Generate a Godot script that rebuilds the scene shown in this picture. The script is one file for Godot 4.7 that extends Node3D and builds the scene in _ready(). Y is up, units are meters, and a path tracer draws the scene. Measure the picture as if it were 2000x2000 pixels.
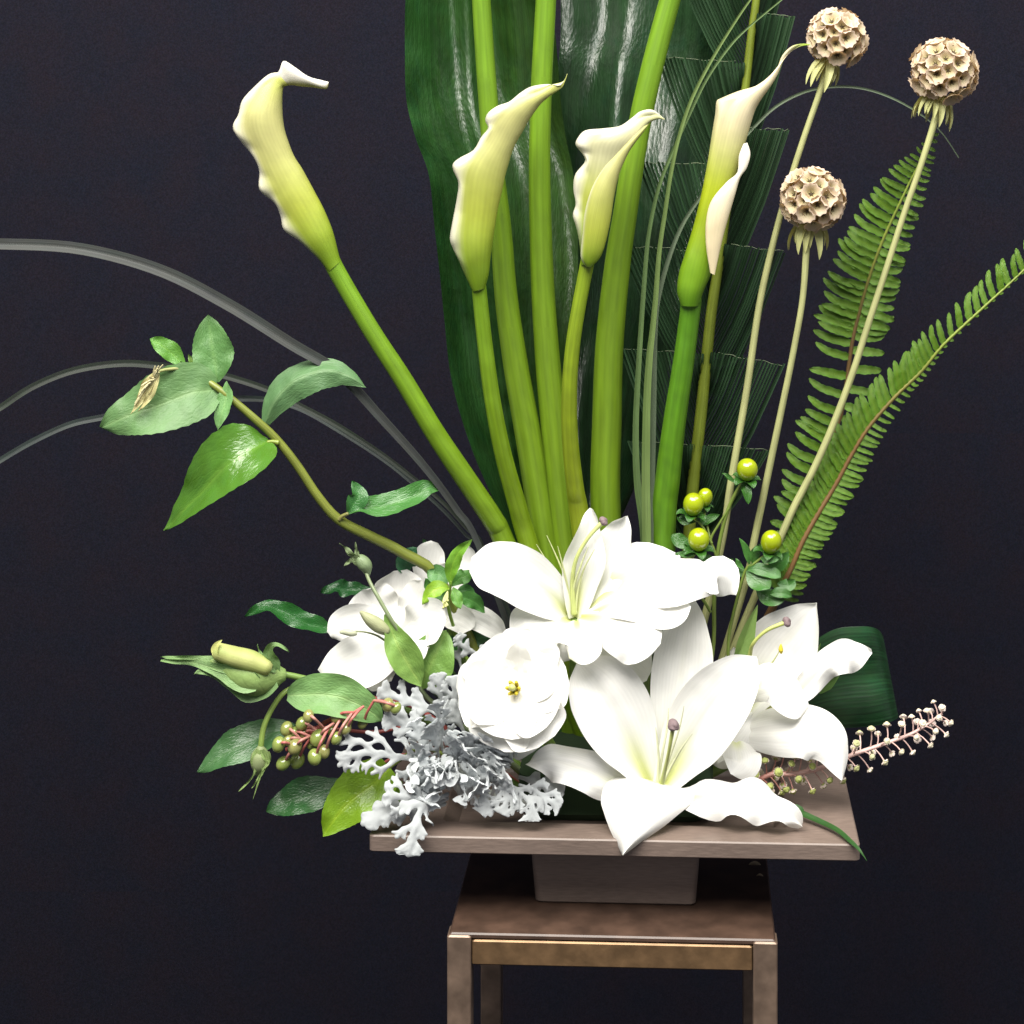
extends Node3D
# A tall flower arrangement in a brown footed tray on a metal stand, before a dark cloth. Units are metres, y is up.

const EYE := Vector3(0.0, 1.288, 1.2)
const FOCAL := 3584.0
const FOOT := Vector2(1170.0, 100.0)
# Where enlargements of the picture were measured: left, top, scale.
const MAP := {
	"O": [0.0, 0.0, 1.0352], "P": [0.0, 0.0, 1.0], "A": [400.0, 80.0, 0.3106], "B": [780.0, 0.0, 0.3623], "C": [1300.0, 0.0, 0.3623],
	"D": [0.0, 440.0, 0.4141], "E": [780.0, 600.0, 0.3623], "F": [1300.0, 600.0, 0.3623], "G": [300.0, 1020.0, 0.3417],
	"H": [600.0, 1000.0, 0.2588], "I": [880.0, 980.0, 0.3106], "J": [1050.0, 1180.0, 0.3623], "K": [1350.0, 1150.0, 0.2847],
	"L": [640.0, 1280.0, 0.2588], "M": [700.0, 1550.0, 0.5694], "N": [1250.0, 860.0, 0.1812],
}
const LEAF := [0.06, 0.42, 0.8, 1.0, 0.96, 0.78, 0.45, 0.02]
const LANCE := [0.1, 0.5, 0.85, 1.0, 0.85, 0.6, 0.3, 0.02]
const LILY := [0.3, 0.55, 0.82, 0.98, 1.0, 0.86, 0.55, 0.03]
const ROUND := [0.2, 0.5, 0.8, 0.98, 1.0, 0.97, 0.8, 0.25]
const GRASS := [0.9, 1.0, 1.0, 0.95, 0.85, 0.65, 0.4, 0.08]
const FRONT := Vector3(0, 0, 1)
const FOAM := Vector3(0.0, 0.815, 0.0)

var mats := {}
var taken := {}
var rng := RandomNumberGenerator.new()
var mottle := FastNoiseLite.new()


class Shape:
	var v := PackedVector3Array()
	var c := PackedColorArray()
	var uv := PackedVector2Array()
	var ix := PackedInt32Array()
	var seam := PackedInt32Array()

	func grid(nu: int, nv: int, o: int, shut := false) -> void:
		for i in nv:
			for j in nu:
				var a := o + i * (nu + 1) + j
				var d := a + nu + 1
				ix.append_array(PackedInt32Array([a, d, a + 1, a + 1, d, d + 1]))
		if shut:
			for i in nv + 1:
				seam.append(o + i * (nu + 1))
				seam.append(o + i * (nu + 1) + nu)

	func mesh(shift: Vector3) -> ArrayMesh:
		var n := PackedVector3Array()
		n.resize(v.size())
		var w := PackedVector3Array()
		w.resize(v.size())
		for i in v.size():
			w[i] = v[i] - shift
		for k in range(0, ix.size(), 3):
			var a := ix[k]
			var b := ix[k + 1]
			var d := ix[k + 2]
			var f := (w[d] - w[a]).cross(w[b] - w[a])
			n[a] += f
			n[b] += f
			n[d] += f
		for k in range(0, seam.size(), 2):
			var both := n[seam[k]] + n[seam[k + 1]]
			n[seam[k]] = both
			n[seam[k + 1]] = both
		for i in n.size():
			n[i] = n[i].normalized() if n[i].length_squared() > 1e-24 else Vector3.UP
		var arr := []
		arr.resize(Mesh.ARRAY_MAX)
		arr[Mesh.ARRAY_VERTEX] = w
		arr[Mesh.ARRAY_NORMAL] = n
		arr[Mesh.ARRAY_COLOR] = c
		arr[Mesh.ARRAY_TEX_UV] = uv
		arr[Mesh.ARRAY_INDEX] = ix
		var m := ArrayMesh.new()
		m.add_surface_from_arrays(Mesh.PRIMITIVE_TRIANGLES, arr)
		return m


func at(x: float, y: float, z: float) -> Vector3:
	var d := EYE.z - z
	return Vector3((x - FOOT.x) / FOCAL * d, EYE.y - (y - FOOT.y) / FOCAL * d, z)


func spf(a: Array, t: float) -> float:
	if a.size() == 1:
		return a[0]
	var x := clampf(t, 0.0, 1.0) * (a.size() - 1)
	var i := mini(int(x), a.size() - 2)
	return cubic_interpolate(a[i], a[i + 1], a[maxi(i - 1, 0)], a[mini(i + 2, a.size() - 1)], x - i)


func sp3(p: PackedVector3Array, t: float) -> Vector3:
	if p.size() == 2:
		return p[0].lerp(p[1], t)
	var x := clampf(t, 0.0, 1.0) * (p.size() - 1)
	var i := mini(int(x), p.size() - 2)
	return p[i].cubic_interpolate(p[i + 1], p[maxi(i - 1, 0)], p[mini(i + 2, p.size() - 1)], x - i)


# Measured places to points; the depths zs are spread evenly along them.
func pts(key: String, flat: Array, zs: Array) -> PackedVector3Array:
	var m: Array = MAP[key]
	var out := PackedVector3Array()
	var n := flat.size() / 2
	for i in n:
		out.append(at(m[0] + m[2] * flat[2 * i], m[1] + m[2] * flat[2 * i + 1], spf(zs, float(i) / maxi(n - 1, 1))))
	return out


func size_at(key: String, w: float, z := 0.0) -> float:
	var m: Array = MAP[key]
	return w * m[2] * (EYE.z - z) / FOCAL


func vary(col: Color, p: Vector3, amount := 0.12, scale := 90.0) -> Color:
	var k := 1.0 + amount * mottle.get_noise_3dv(p * scale) * 1.6
	return Color(col.r * k, col.g * k, col.b * k)


func smooth_path(p: PackedVector3Array, n: int) -> PackedVector3Array:
	var out := PackedVector3Array()
	for i in n + 1:
		out.append(sp3(p, float(i) / n))
	return out


# A swept tube. rad: radii along it. flat < 1 with a hint squeezes it along the hint. col: Color or Callable(t, turn).
func tube(s: Shape, path: PackedVector3Array, rad: Array, sides := 8, col: Variant = Color.WHITE, n := 0, flat := 1.0, hint := Vector3.ZERO, capped := true) -> void:
	if n == 0:
		n = maxi(1, (path.size() - 1) * 5)
	var p := smooth_path(path, n)
	var rings := []
	for i in n + 1:
		rings.append([p[i], float(i) / n, maxf(spf(rad, float(i) / n), 0.00002)])
	var t0 := (p[1] - p[0]).normalized()
	var t1 := (p[n] - p[n - 1]).normalized()
	if capped:
		var r0: float = rings[0][2] * flat
		var r1: float = rings[n][2] * flat
		rings.push_front([p[0] - t0 * r0 * 0.45, 0.0, rings[0][2] * 0.72])
		rings.push_front([p[0] - t0 * r0 * 0.62, 0.0, rings[0][2] * 0.02])
		rings.push_back([p[n] + t1 * r1 * 0.45, 1.0, rad[rad.size() - 1] * 0.72])
		rings.push_back([p[n] + t1 * r1 * 0.62, 1.0, rad[rad.size() - 1] * 0.02])
	var o := s.v.size()
	var a := hint if hint != Vector3.ZERO else (Vector3.RIGHT if absf(t0.x) < 0.8 else Vector3.UP)
	var long := 0.0
	for i in rings.size():
		var q: Vector3 = rings[i][0]
		var t: Vector3 = t0 if i == 0 else t1 if i == rings.size() - 1 else (rings[mini(i + 1, rings.size() - 1)][0] - rings[i - 1][0]).normalized()
		if hint != Vector3.ZERO:
			a = hint
		var b := t.cross(a).normalized()
		a = b.cross(t).normalized()
		var r: float = rings[i][2]
		if i > 0:
			long += q.distance_to(rings[i - 1][0])
		for j in sides + 1:
			var turn := float(j) / sides
			var f := TAU * turn
			var w := q + a * (cos(f) * r * flat) + b * (sin(f) * r)
			s.v.append(w)
			s.uv.append(Vector2(turn, long * 12.0))
			s.c.append(vary(col.call(rings[i][1], turn) if col is Callable else col, w))
	s.grid(sides, rings.size() - 1, o, true)


# A leaf or petal: a midrib, half widths along it, the way it faces. opt: cup, fold, ruffle [height, waves, phase], teeth [depth, count], nu, nv, left, right, keel, noise, col
func blade(s: Shape, mid: PackedVector3Array, half: float, profile: Array, face: Vector3, opt := {}) -> void:
	var nv: int = opt.get("nv", 24)
	var nu: int = opt.get("nu", 8)
	var cup: float = opt.get("cup", 0.0)
	var fold: float = opt.get("fold", 0.0)
	var ruffle: Array = opt.get("ruffle", [0.0, 1.0, 0.0])
	var teeth: Array = opt.get("teeth", [0.0, 1.0])
	var left: float = opt.get("left", 1.0)
	var right: float = opt.get("right", 1.0)
	var keel: float = opt.get("keel", 0.0)
	var ribs: float = opt.get("ribs", 0.0)
	var rough: float = opt.get("noise", 0.0)
	var twist: float = opt.get("twist", 0.0)
	var col: Variant = opt.get("col", Color.WHITE)
	var o := s.v.size()
	var near: float = opt.get("ease", 1.35)
	for i in nv + 1:
		var t := 1.0 - pow(1.0 - float(i) / nv, near)
		var p := sp3(mid, t)
		var dir := (sp3(mid, minf(t + 0.015, 1.0)) - sp3(mid, maxf(t - 0.015, 0.0))).normalized()
		var side := dir.cross(face).normalized()
		var up := side.cross(dir).normalized()
		if twist != 0.0:
			side = side.rotated(dir, twist * t)
			up = up.rotated(dir, twist * t)
		var w := half * maxf(spf(profile, t), 0.002)
		for j in nu + 1:
			var u := 2.0 * j / nu - 1.0
			var e := absf(u)
			var wide := w * (left if u < 0.0 else right)
			wide *= 1.0 - teeth[0] * e * e * fposmod(t * teeth[1], 1.0) if teeth[0] != 0.0 else 1.0
			var wave: float = ruffle[0] * e * e * sin(ruffle[1] * TAU * t + ruffle[2] + (1.9 if u > 0.0 else 0.0)) * minf(1.0, t * 2.5)
			var lift := cup * wide * u * u + fold * wide * e + wave - keel * exp(-u * u * 40.0) * (1.0 - t) + ribs * cos(u * 15.0 + 3.0 * t) * sin(PI * t)
			var q := p + side * (u * wide) + up * lift
			if rough != 0.0:
				q += up * (rough * mottle.get_noise_3dv(q * 60.0 + Vector3(3, 7, 1)))
			s.v.append(q)
			s.uv.append(Vector2(0.5 + 0.5 * u, t))
			s.c.append(vary(col.call(t, u) if col is Callable else col, q, opt.get("vary", 0.1)))
	s.grid(nu, nv, o)


func bl(s: Shape, key: String, flat: Array, zs: Array, half: float, profile: Array, face := FRONT, opt := {}) -> void:
	blade(s, pts(key, flat, zs), size_at(key, half, zs[0]), profile, face, opt)


# ---------------------------------------------------------------- things and parts
func numbered(called: String) -> String:
	if not taken.has(called):
		taken[called] = 0
		return called
	taken[called] += 1
	return "%s_%03d" % [called, taken[called]]


func thing(called: String, label: String, category: String, base: Vector3, group := "") -> Node3D:
	var o := Node3D.new()
	o.name = numbered(called)
	add_child(o)
	o.position = base
	o.set_meta("label", label)
	o.set_meta("category", category)
	if group:
		o.set_meta("group", group)
	return o


func put(parent: Node3D, called: String, mesh: Mesh, m: Material, where := Transform3D()) -> MeshInstance3D:
	var o := MeshInstance3D.new()
	o.name = called
	o.mesh = mesh
	o.material_override = m
	o.transform = where
	parent.add_child(o, true)
	return o


# shape in world places -> a part of the thing
func part(parent: Node3D, called: String, s: Shape, m: Material, label := "") -> MeshInstance3D:
	var o := put(parent, called, s.mesh(parent.global_position), m)
	if label:
		o.set_meta("label", label)
	return o


func stem_end(x: float, z: float) -> Vector3:
	return Vector3(FOAM.x + 0.01 + x, FOAM.y - 0.01, z)


# ---------------------------------------------------------------- materials
func mat(called: String, rough: float, col := Color.WHITE, back := Color.BLACK, opt := {}) -> StandardMaterial3D:
	var m := StandardMaterial3D.new()
	m.resource_name = called
	m.roughness = rough
	m.albedo_color = col
	m.vertex_color_use_as_albedo = opt.get("painted", true)
	m.cull_mode = BaseMaterial3D.CULL_DISABLED
	if back != Color.BLACK:
		m.backlight_enabled = true
		m.backlight = back
	m.metallic_specular = opt.get("spec", 0.5)
	if opt.has("bump"):
		m.heightmap_enabled = true
		m.heightmap_texture = opt.bump
		m.heightmap_scale = opt.get("bump_cm", 0.05)
	if opt.has("tex"):
		m.albedo_texture = opt.tex
	if opt.has("uv"):
		m.uv1_scale = opt.uv
	if opt.get("tri", false):
		m.uv1_triplanar = true
	if opt.has("coat"):
		m.clearcoat_enabled = true
		m.clearcoat = opt.coat
		m.clearcoat_roughness = opt.get("coat_rough", 0.05)
	if opt.has("rim"):
		m.rim_enabled = true
		m.rim = opt.rim
		m.rim_tint = 0.5
	m.metallic = opt.get("metal", 0.0)
	mats[called] = m
	return m


func noise_tex(freq: float, kind := FastNoiseLite.TYPE_SIMPLEX_SMOOTH, octaves := 3, side := 512, low := 0.0, seed_ := 1) -> NoiseTexture2D:
	var n := FastNoiseLite.new()
	n.seed = seed_
	n.noise_type = kind
	n.frequency = freq
	n.fractal_octaves = octaves
	var t := NoiseTexture2D.new()
	t.width = side
	t.height = side
	t.seamless = true
	t.noise = n
	if low > 0.0:
		var g := Gradient.new()
		g.set_color(0, Color(low, low, low))
		g.set_color(1, Color.WHITE)
		t.color_ramp = g
	return t


# long veins: fine lines that run along v, uneven across u
func streak_tex(low: float, high: float, lines: float, seed_ := 3, along := 2.0) -> ImageTexture:
	var n := FastNoiseLite.new()
	n.seed = seed_
	n.frequency = 0.02
	n.fractal_octaves = 4
	var im := Image.create(256, 256, false, Image.FORMAT_RGB8)
	for y in 256:
		for x in 256:
			var k := 0.5 + 0.5 * sin(x / 256.0 * TAU * lines) 
			var g := 0.5 + 0.9 * n.get_noise_2d(x * 3.0, y * along * 0.25)
			var w := clampf(0.35 * k + 0.65 * g, 0.0, 1.0)
			var b := lerpf(low, high, w)
			im.set_pixel(x, y, Color(b, b, b))
	return ImageTexture.create_from_image(im)


# net of a midrib and slanting side veins, as relief
func vein_tex() -> ImageTexture:
	var n := FastNoiseLite.new()
	n.seed = 8
	n.frequency = 0.03
	n.fractal_octaves = 3
	var im := Image.create(256, 256, false, Image.FORMAT_RGB8)
	for y in 256:
		for x in 256:
			var u := absf(x / 127.5 - 1.0)
			var t := y / 255.0
			var f := (t - 0.28 * u - 0.05 * u * u) * 9.0 + 0.25 * n.get_noise_2d(x, y)
			var side := 1.0 - minf(1.0, absf(fposmod(f, 1.0) - 0.5) * 2.0 / 0.22)
			side = maxf(side, 0.0) * (1.0 - u * 0.7)
			var mid := maxf(0.0, 1.0 - u / 0.05)
			var b := clampf(0.6 - 0.35 * side - 0.55 * mid + 0.35 * n.get_noise_2d(x * 2.0 + 900.0, y * 2.0), 0.0, 1.0)
			im.set_pixel(x, y, Color(b, b, b))
	return ImageTexture.create_from_image(im)


func materials() -> void:
	var drops := noise_tex(0.05, FastNoiseLite.TYPE_CELLULAR, 2, 512, 0.0, 5)
	var fine := noise_tex(0.03, FastNoiseLite.TYPE_SIMPLEX_SMOOTH, 4, 512, 0.0, 6)
	var streaks := streak_tex(0.87, 1.0, 9.0)
	var veins := vein_tex()
	mat("ribbed_leaf", 0.42, Color.WHITE, Color(0.25, 0.3, 0.2), {"tex": streak_tex(0.65, 1.0, 30.0, 12, 1.0), "bump": streak_tex(0.2, 1.0, 20.0, 13, 1.0), "bump_cm": 0.02})
	mat("broad_leaf", 0.33, Color.WHITE, Color(0.25, 0.3, 0.2), {"tex": streak_tex(0.8, 1.0, 34.0, 11, 1.0), "bump": drops, "bump_cm": 0.035, "uv": Vector3(2, 3, 1)})
	mat("leaf", 0.36, Color.WHITE, Color(0.45, 0.5, 0.3), {"bump": veins, "bump_cm": 0.03})
	mat("wet_leaf", 0.22, Color.WHITE, Color(0.35, 0.4, 0.25), {"bump": veins, "bump_cm": 0.025})
	mat("matte_leaf", 0.55, Color.WHITE, Color(0.45, 0.5, 0.35), {"bump": veins, "bump_cm": 0.03})
	mat("stem", 0.4, Color.WHITE, Color.BLACK, {"tex": streaks, "uv": Vector3(1, 0.5, 1), "spec": 0.5, "bump": streak_tex(0.2, 1.0, 14.0, 33), "bump_cm": 0.006})
	mat("dry_stem", 0.6, Color.WHITE, Color.BLACK, {"tex": streaks})
	mat("grass", 0.5, Color.WHITE, Color(0.3, 0.3, 0.25), {"tex": streak_tex(0.7, 1.0, 6.0, 21), "spec": 0.3})
	mat("palm", 0.42, Color.WHITE, Color(0.2, 0.25, 0.15), {})
	mat("fern", 0.38, Color.WHITE, Color(0.5, 0.55, 0.3), {"bump": fine, "bump_cm": 0.03})
	mat("spathe", 0.42, Color.WHITE, Color(0.6, 0.6, 0.45), {"tex": streak_tex(0.94, 1.0, 24.0, 31), "bump": streak_tex(0.2, 1.0, 22.0, 32), "bump_cm": 0.002})
	mat("petal", 0.5, Color.WHITE, Color(0.72, 0.72, 0.7), {"tex": streak_tex(0.965, 1.0, 18.0, 42, 3.0), "bump": streak_tex(0.2, 1.0, 14.0, 41, 3.0), "bump_cm": 0.005})
	mat("soft_petal", 0.6, Color.WHITE, Color(0.75, 0.75, 0.73), {"bump": streak_tex(0.2, 1.0, 20.0, 51, 4.0), "bump_cm": 0.005})
	mat("felt", 0.85, Color.WHITE, Color(0.3, 0.3, 0.3), {"rim": 0.5})
	mat("paper", 0.6, Color.WHITE, Color(0.75, 0.65, 0.5), {})
	mat("berry", 0.18, Color.WHITE, Color.BLACK, {"coat": 0.6})
	mat("dull", 0.7, Color.WHITE, Color.BLACK, {"bump": fine, "bump_cm": 0.03, "tri": true, "uv": Vector3(40, 40, 40)})
	mat("tray", 0.46, Color(0.465, 0.405, 0.37), Color.BLACK, {"painted": false, "tex": streak_tex(0.82, 1.0, 2.0, 61, 40.0), "uv": Vector3(5, 14, 14), "tri": true, "bump": fine, "bump_cm": 0.01})
	mat("brass", 0.45, Color(0.55, 0.435, 0.31), Color.BLACK, {"painted": false, "tex": noise_tex(0.012, FastNoiseLite.TYPE_SIMPLEX_SMOOTH, 5, 512, 0.7, 71), "uv": Vector3(9, 9, 9), "tri": true, "metal": 0.55, "bump": fine, "bump_cm": 0.008})
	mat("dark_top", 0.42, Color(0.34, 0.26, 0.215), Color.BLACK, {"painted": false, "tex": noise_tex(0.02, FastNoiseLite.TYPE_SIMPLEX_SMOOTH, 5, 512, 0.68, 81), "uv": Vector3(4, 4, 4), "tri": true})
	mat("leg", 0.42, Color(0.56, 0.475, 0.41), Color.BLACK, {"painted": false, "tex": noise_tex(0.012, FastNoiseLite.TYPE_SIMPLEX_SMOOTH, 5, 512, 0.72, 91), "uv": Vector3(9, 9, 9), "tri": true, "metal": 0.5})
	mat("cloth", 0.95, Color(0.124, 0.122, 0.16), Color.BLACK, {"painted": false, "tex": cloth_tex(), "uv": Vector3(2.2, 2.2, 2.2), "tri": true, "spec": 0.2})
	mat("foam", 0.95, Color(0.12, 0.2, 0.1), Color.BLACK, {"painted": false})


# dark cloth with a fine uneven tint, reddish here and bluish there
func cloth_tex() -> ImageTexture:
	var r := RandomNumberGenerator.new()
	r.seed = 99
	var n := FastNoiseLite.new()
	n.seed = 17
	n.frequency = 0.012
	n.fractal_octaves = 3
	var im := Image.create(512, 512, false, Image.FORMAT_RGB8)
	for y in 512:
		for x in 512:
			var a := 0.82 + 0.11 * r.randf_range(-1.0, 1.0)
			var h: float = lerpf(n.get_noise_2d(x, y), n.get_noise_2d(x - 512.0, y), x / 512.0) * 0.1
			im.set_pixel(x, y, Color(a + h * 0.8 + 0.05 * r.randf_range(-1.0, 1.0), a - 0.01, a - h * 0.3 + 0.05 * r.randf_range(-1.0, 1.0)))
	return ImageTexture.create_from_image(im)


# ---------------------------------------------------------------- hard shapes
# rings of rounded rectangles, each [half x, half z, y, centre x, centre z]; flat between rings
func rect_loft(s: Shape, rings: Array, corner := 0.004, close_top := true, close_bottom := true) -> void:
	var loops := []
	for r in rings:
		var loop := PackedVector3Array()
		var k := minf(corner, minf(r[0], r[1]) * 0.98)
		for q in 4:
			var sx: float = [1, -1, -1, 1][q]
			var sz: float = [1, 1, -1, -1][q]
			for a in 5:
				var f := (q + a / 4.0) * PI / 2.0
				loop.append(Vector3(r[3] + sx * (r[0] - k) + cos(f) * k, r[2], r[4] + sz * (r[1] - k) + sin(f) * k))
		loop.append(loop[0])
		loops.append(loop)
	var pair := func(a: PackedVector3Array, b: PackedVector3Array) -> void:
		var o := s.v.size()
		for loop in [b, a]:
			for p in loop:
				s.v.append(p)
				s.uv.append(Vector2(p.x * 5.0, p.z * 5.0))
				s.c.append(Color.WHITE)
		s.grid(a.size() - 1, 1, o, true)
	for i in loops.size() - 1:
		pair.call(loops[i], loops[i + 1])
	var flat := func(loop: PackedVector3Array, up: bool) -> void:
		var mid := PackedVector3Array()
		var middle := Vector3.ZERO
		for p in loop:
			middle += p / loop.size()
		for p in loop:
			mid.append(middle)
		if up:
			pair.call(loop, mid)
		else:
			pair.call(mid, loop)
	if close_bottom:
		flat.call(loops[0], false)
	if close_top:
		flat.call(loops[loops.size() - 1], true)


# a block with chamfered edges: lo and hi corners
func block(s: Shape, lo: Vector3, hi: Vector3, edge := 0.001) -> void:
	var c := (lo + hi) / 2.0
	var h := (hi - lo) / 2.0
	rect_loft(s, [[h.x - edge, h.z - edge, lo.y, c.x, c.z], [h.x, h.z, lo.y + edge, c.x, c.z], [h.x, h.z, hi.y - edge, c.x, c.z], [h.x - edge, h.z - edge, hi.y, c.x, c.z]], edge * 1.5)


func lamp(called: String, where: Vector3, towards: Vector3, size: Vector2, energy: float, col: Color) -> void:
	var l := AreaLight3D.new()
	l.name = called
	l.area_size = size
	l.light_energy = energy
	l.light_color = col
	l.shadow_enabled = true
	add_child(l)
	l.look_at_from_position(where, towards, Vector3.UP if absf((towards - where).normalized().y) < 0.99 else Vector3.FORWARD)


func setting() -> void:
	var s := Shape.new()
	block(s, Vector3(-1.6, 0.0, -0.64), Vector3(1.6, 2.6, -0.62), 0.002)
	var b := put(self, "backdrop", s.mesh(Vector3.ZERO), mats.cloth)
	b.set_meta("kind", "structure")
	b.set_meta("label", "dark navy cloth backdrop behind the flower arrangement")
	s = Shape.new()
	block(s, Vector3(-1.6, -0.04, -0.619), Vector3(1.6, -0.002, 1.6), 0.002)
	var f := put(self, "floor", s.mesh(Vector3.ZERO), mats.cloth)
	f.set_meta("kind", "structure")
	f.set_meta("label", "dark floor under the metal stand")


func stand_and_tray() -> void:
	var turn := deg_to_rad(-2.6)
	var st := thing("metal_stand", "square-tube metal stand with brass front rail and dark top", "stand", Vector3(0.0122, 0.0, -0.0145))
	st.rotation.y = turn
	var h := 0.1005
	var w := 0.0148
	var top := 0.75
	var local := func(called: String, lo: Vector3, hi: Vector3, m: Material, label := "") -> void:
		var s := Shape.new()
		block(s, lo, hi, 0.0009)
		var o := put(st, called, s.mesh(Vector3.ZERO), m)
		if label:
			o.set_meta("label", label)
	for sx in [-1.0, 1.0]:
		for sz in [-1.0, 1.0]:
			var cx: float = sx * (h - w / 2.0)
			var cz: float = sz * (h - w / 2.0)
			local.call("leg", Vector3(cx - w / 2, 0.0, cz - w / 2), Vector3(cx + w / 2, top - 0.0012, cz + w / 2), mats.leg)
	for k in [0, 1]:
		var z: float = [h - w + 0.001, -h + 0.001][k]
		local.call("rail", Vector3(-h + w + 0.0003, top - 0.0045 - w, z), Vector3(h - w - 0.0003, top - 0.004, z + w - 0.002), mats.brass, "brass front rail" if k == 0 else "")
		var x: float = [-h + 0.001, h - w + 0.001][k]
		local.call("rail", Vector3(x, top - 0.0045 - w, -h + w + 0.0003), Vector3(x + w - 0.002, top - 0.004, h - w - 0.0003), mats.leg)
	local.call("top_panel", Vector3(-h + 0.0012, top - 0.0036, -h + 0.0012), Vector3(h - 0.0012, top, h - 0.0012), mats.dark_top, "dark brown worn top")

	var tr := thing("flower_tray", "wide flat taupe tray on a square foot holding the flowers", "vase", Vector3(0.0122, top, 0.0))
	tr.rotation.y = turn
	var hx := 0.15
	var hz := 0.0805
	var lip := 0.0568
	var s := Shape.new()
	rect_loft(s, [
		[0.0548, 0.0474, 0.0455, 0, 0], [hx - 0.004, hz - 0.004, lip - 0.0106, 0, 0], [hx - 0.0008, hz - 0.0008, lip - 0.0103, 0, 0], [hx, hz, lip - 0.0095, 0, 0], [hx, hz, lip - 0.0008, 0, 0],
		[hx - 0.0008, hz - 0.0008, lip, 0, 0], [hx - 0.042, hz - 0.026, lip - 0.0015, 0, 0], [hx - 0.043, hz - 0.027, lip - 0.0025, 0, 0], [hx - 0.050, hz - 0.034, lip - 0.010, 0, 0]], 0.003)
	put(tr, "rim", s.mesh(Vector3.ZERO), mats.tray)
	s = Shape.new()
	rect_loft(s, [[0.049, 0.042, 0.0, 0, 0], [0.0508, 0.0438, 0.0016, 0, 0], [0.0542, 0.0468, 0.0454, 0, 0]], 0.004)
	put(tr, "foot", s.mesh(Vector3.ZERO), mats.tray)
	s = Shape.new()
	block(s, Vector3(-0.062, 0.0472, -0.04), Vector3(0.062, 0.083, 0.036), 0.006)
	var fm := put(self, "floral_foam", s.mesh(Vector3.ZERO), mats.foam)
	fm.position = Vector3(0.012, top, 0.0)
	fm.rotation.y = turn
	fm.set_meta("label", "dark green floral foam block under the flowers on the tray")
	fm.set_meta("category", "floral foam")

	for k in 2:
		s = Shape.new()
		var q: Array = [[1474.0, 1690.0, 0.0], [1484.0, 1712.0, 0.0]][k]
		var y := top + 0.0012
		var d: float = (EYE.y - y) * FOCAL / (q[1] - FOOT.y)
		var p := Vector3((q[0] - FOOT.x) / FOCAL * d, y, EYE.z - d)
		var size: float = [0.004, 0.0022][k]
		blade(s, PackedVector3Array([p + Vector3(-size, 0, -0.001), p + Vector3(0, 0.001, 0), p + Vector3(size, 0.0008, 0.0015)]), size * 0.5, LEAF, Vector3(0, 1, 0.3), {"col": Color(0.5, 0.42, 0.3), "nv": 8, "nu": 4, "cup": 0.3})
		var bit := thing("fallen_petal_bit", ["larger curled dry bit lying on the stand top, under the tray's right end", "smaller dry bit lying on the stand top, just in front of the larger one"][k], "plant debris", p, "dry bits on the stand top")
		part(bit, "flake", s, mats.paper)


# ---------------------------------------------------------------- calla lilies and stalks
const GREEN_STEM := Color(0.148, 0.25, 0.012)

func path_to_foam(key: String, flat: Array, zs: Array, end: Vector3) -> PackedVector3Array:
	var p := pts(key, flat, zs)
	var last := p[p.size() - 1]
	var before := p[p.size() - 2]
	p.append(last.lerp(end, 0.5) + (last - before).normalized() * 0.03)
	p.append(end)
	return p


# left and right outline in pairs; a rolled sheet that closes at the base and opens behind
func spathe_sheet(s: Shape, key: String, pairs: Array, z0: float, depth: float, open0: float, open1: float, col: Callable, lean := 0.0, nv := 70, nu := 30) -> void:
	var la := []
	var n := pairs.size() / 4
	var left := PackedVector3Array()
	var right := PackedVector3Array()
	for i in n:
		var z := z0 + lean * i / float(n - 1)
		left.append(pts(key, [pairs[4 * i], pairs[4 * i + 1]], [z])[0])
		right.append(pts(key, [pairs[4 * i + 2], pairs[4 * i + 3]], [z])[0])
	var o := s.v.size()
	for i in nv + 1:
		var t := float(i) / nv
		var l := Vector3.ZERO
		var r := Vector3.ZERO
		for q in 9:
			var tq := t + (q - 4) * minf(0.022, minf(t, 1.0 - t) / 4.0)
			l += sp3(left, tq) / 9.0
			r += sp3(right, tq) / 9.0
		var lip := sp3(left, t) - l
		var brim := sp3(right, t) - r
		var mid := (l + r) / 2.0
		var half := (r - l) / 2.0 * (lerpf(open0 - 3.0, 1.0, smoothstep(0.0, 0.14, t)) if open0 > 3.0 else 1.0)
		var span := lerpf(minf(open0, 3.14), open1, smoothstep(0.0, 0.75, t))
		for j in nu + 1:
			var u := 2.0 * j / nu - 1.0
			var f := u * span
			var p := mid + half * sin(f) + Vector3(0, 0, cos(f) * half.length() * (lerpf(1.0, depth, smoothstep(0.02, 0.25, t)) if open0 > 3.0 else depth))
			p += lip * smoothstep(-0.5, -1.0, sin(f)) + brim * smoothstep(0.5, 1.0, sin(f))
			p.z += lip.length() * 0.8 * smoothstep(-0.35, -0.9, sin(f)) * smoothstep(-1.0, -0.9, sin(f))
			s.v.append(p)
			s.uv.append(Vector2(0.5 + u * 0.5, t))
			s.c.append(vary(col.call(t, sin(f), f), p, 0.06))
	s.grid(nu, nv, o)


func lily_stalk(o: Node3D, key: String, flat: Array, zs: Array, end: Vector3, radii: Array, tint: Color, called := "stem") -> void:
	var s := Shape.new()
	var col := func(t: float, turn: float) -> Color: return tint.lerp(Color(tint.r * 0.86, tint.g * 0.98, tint.b * 1.1), 0.5 + 0.5 * sin(t * 5.0 + 1.0))
	tube(s, path_to_foam(key, flat, zs, end), radii, 18, col, 50)
	part(o, called, s, mats.stem)


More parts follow.
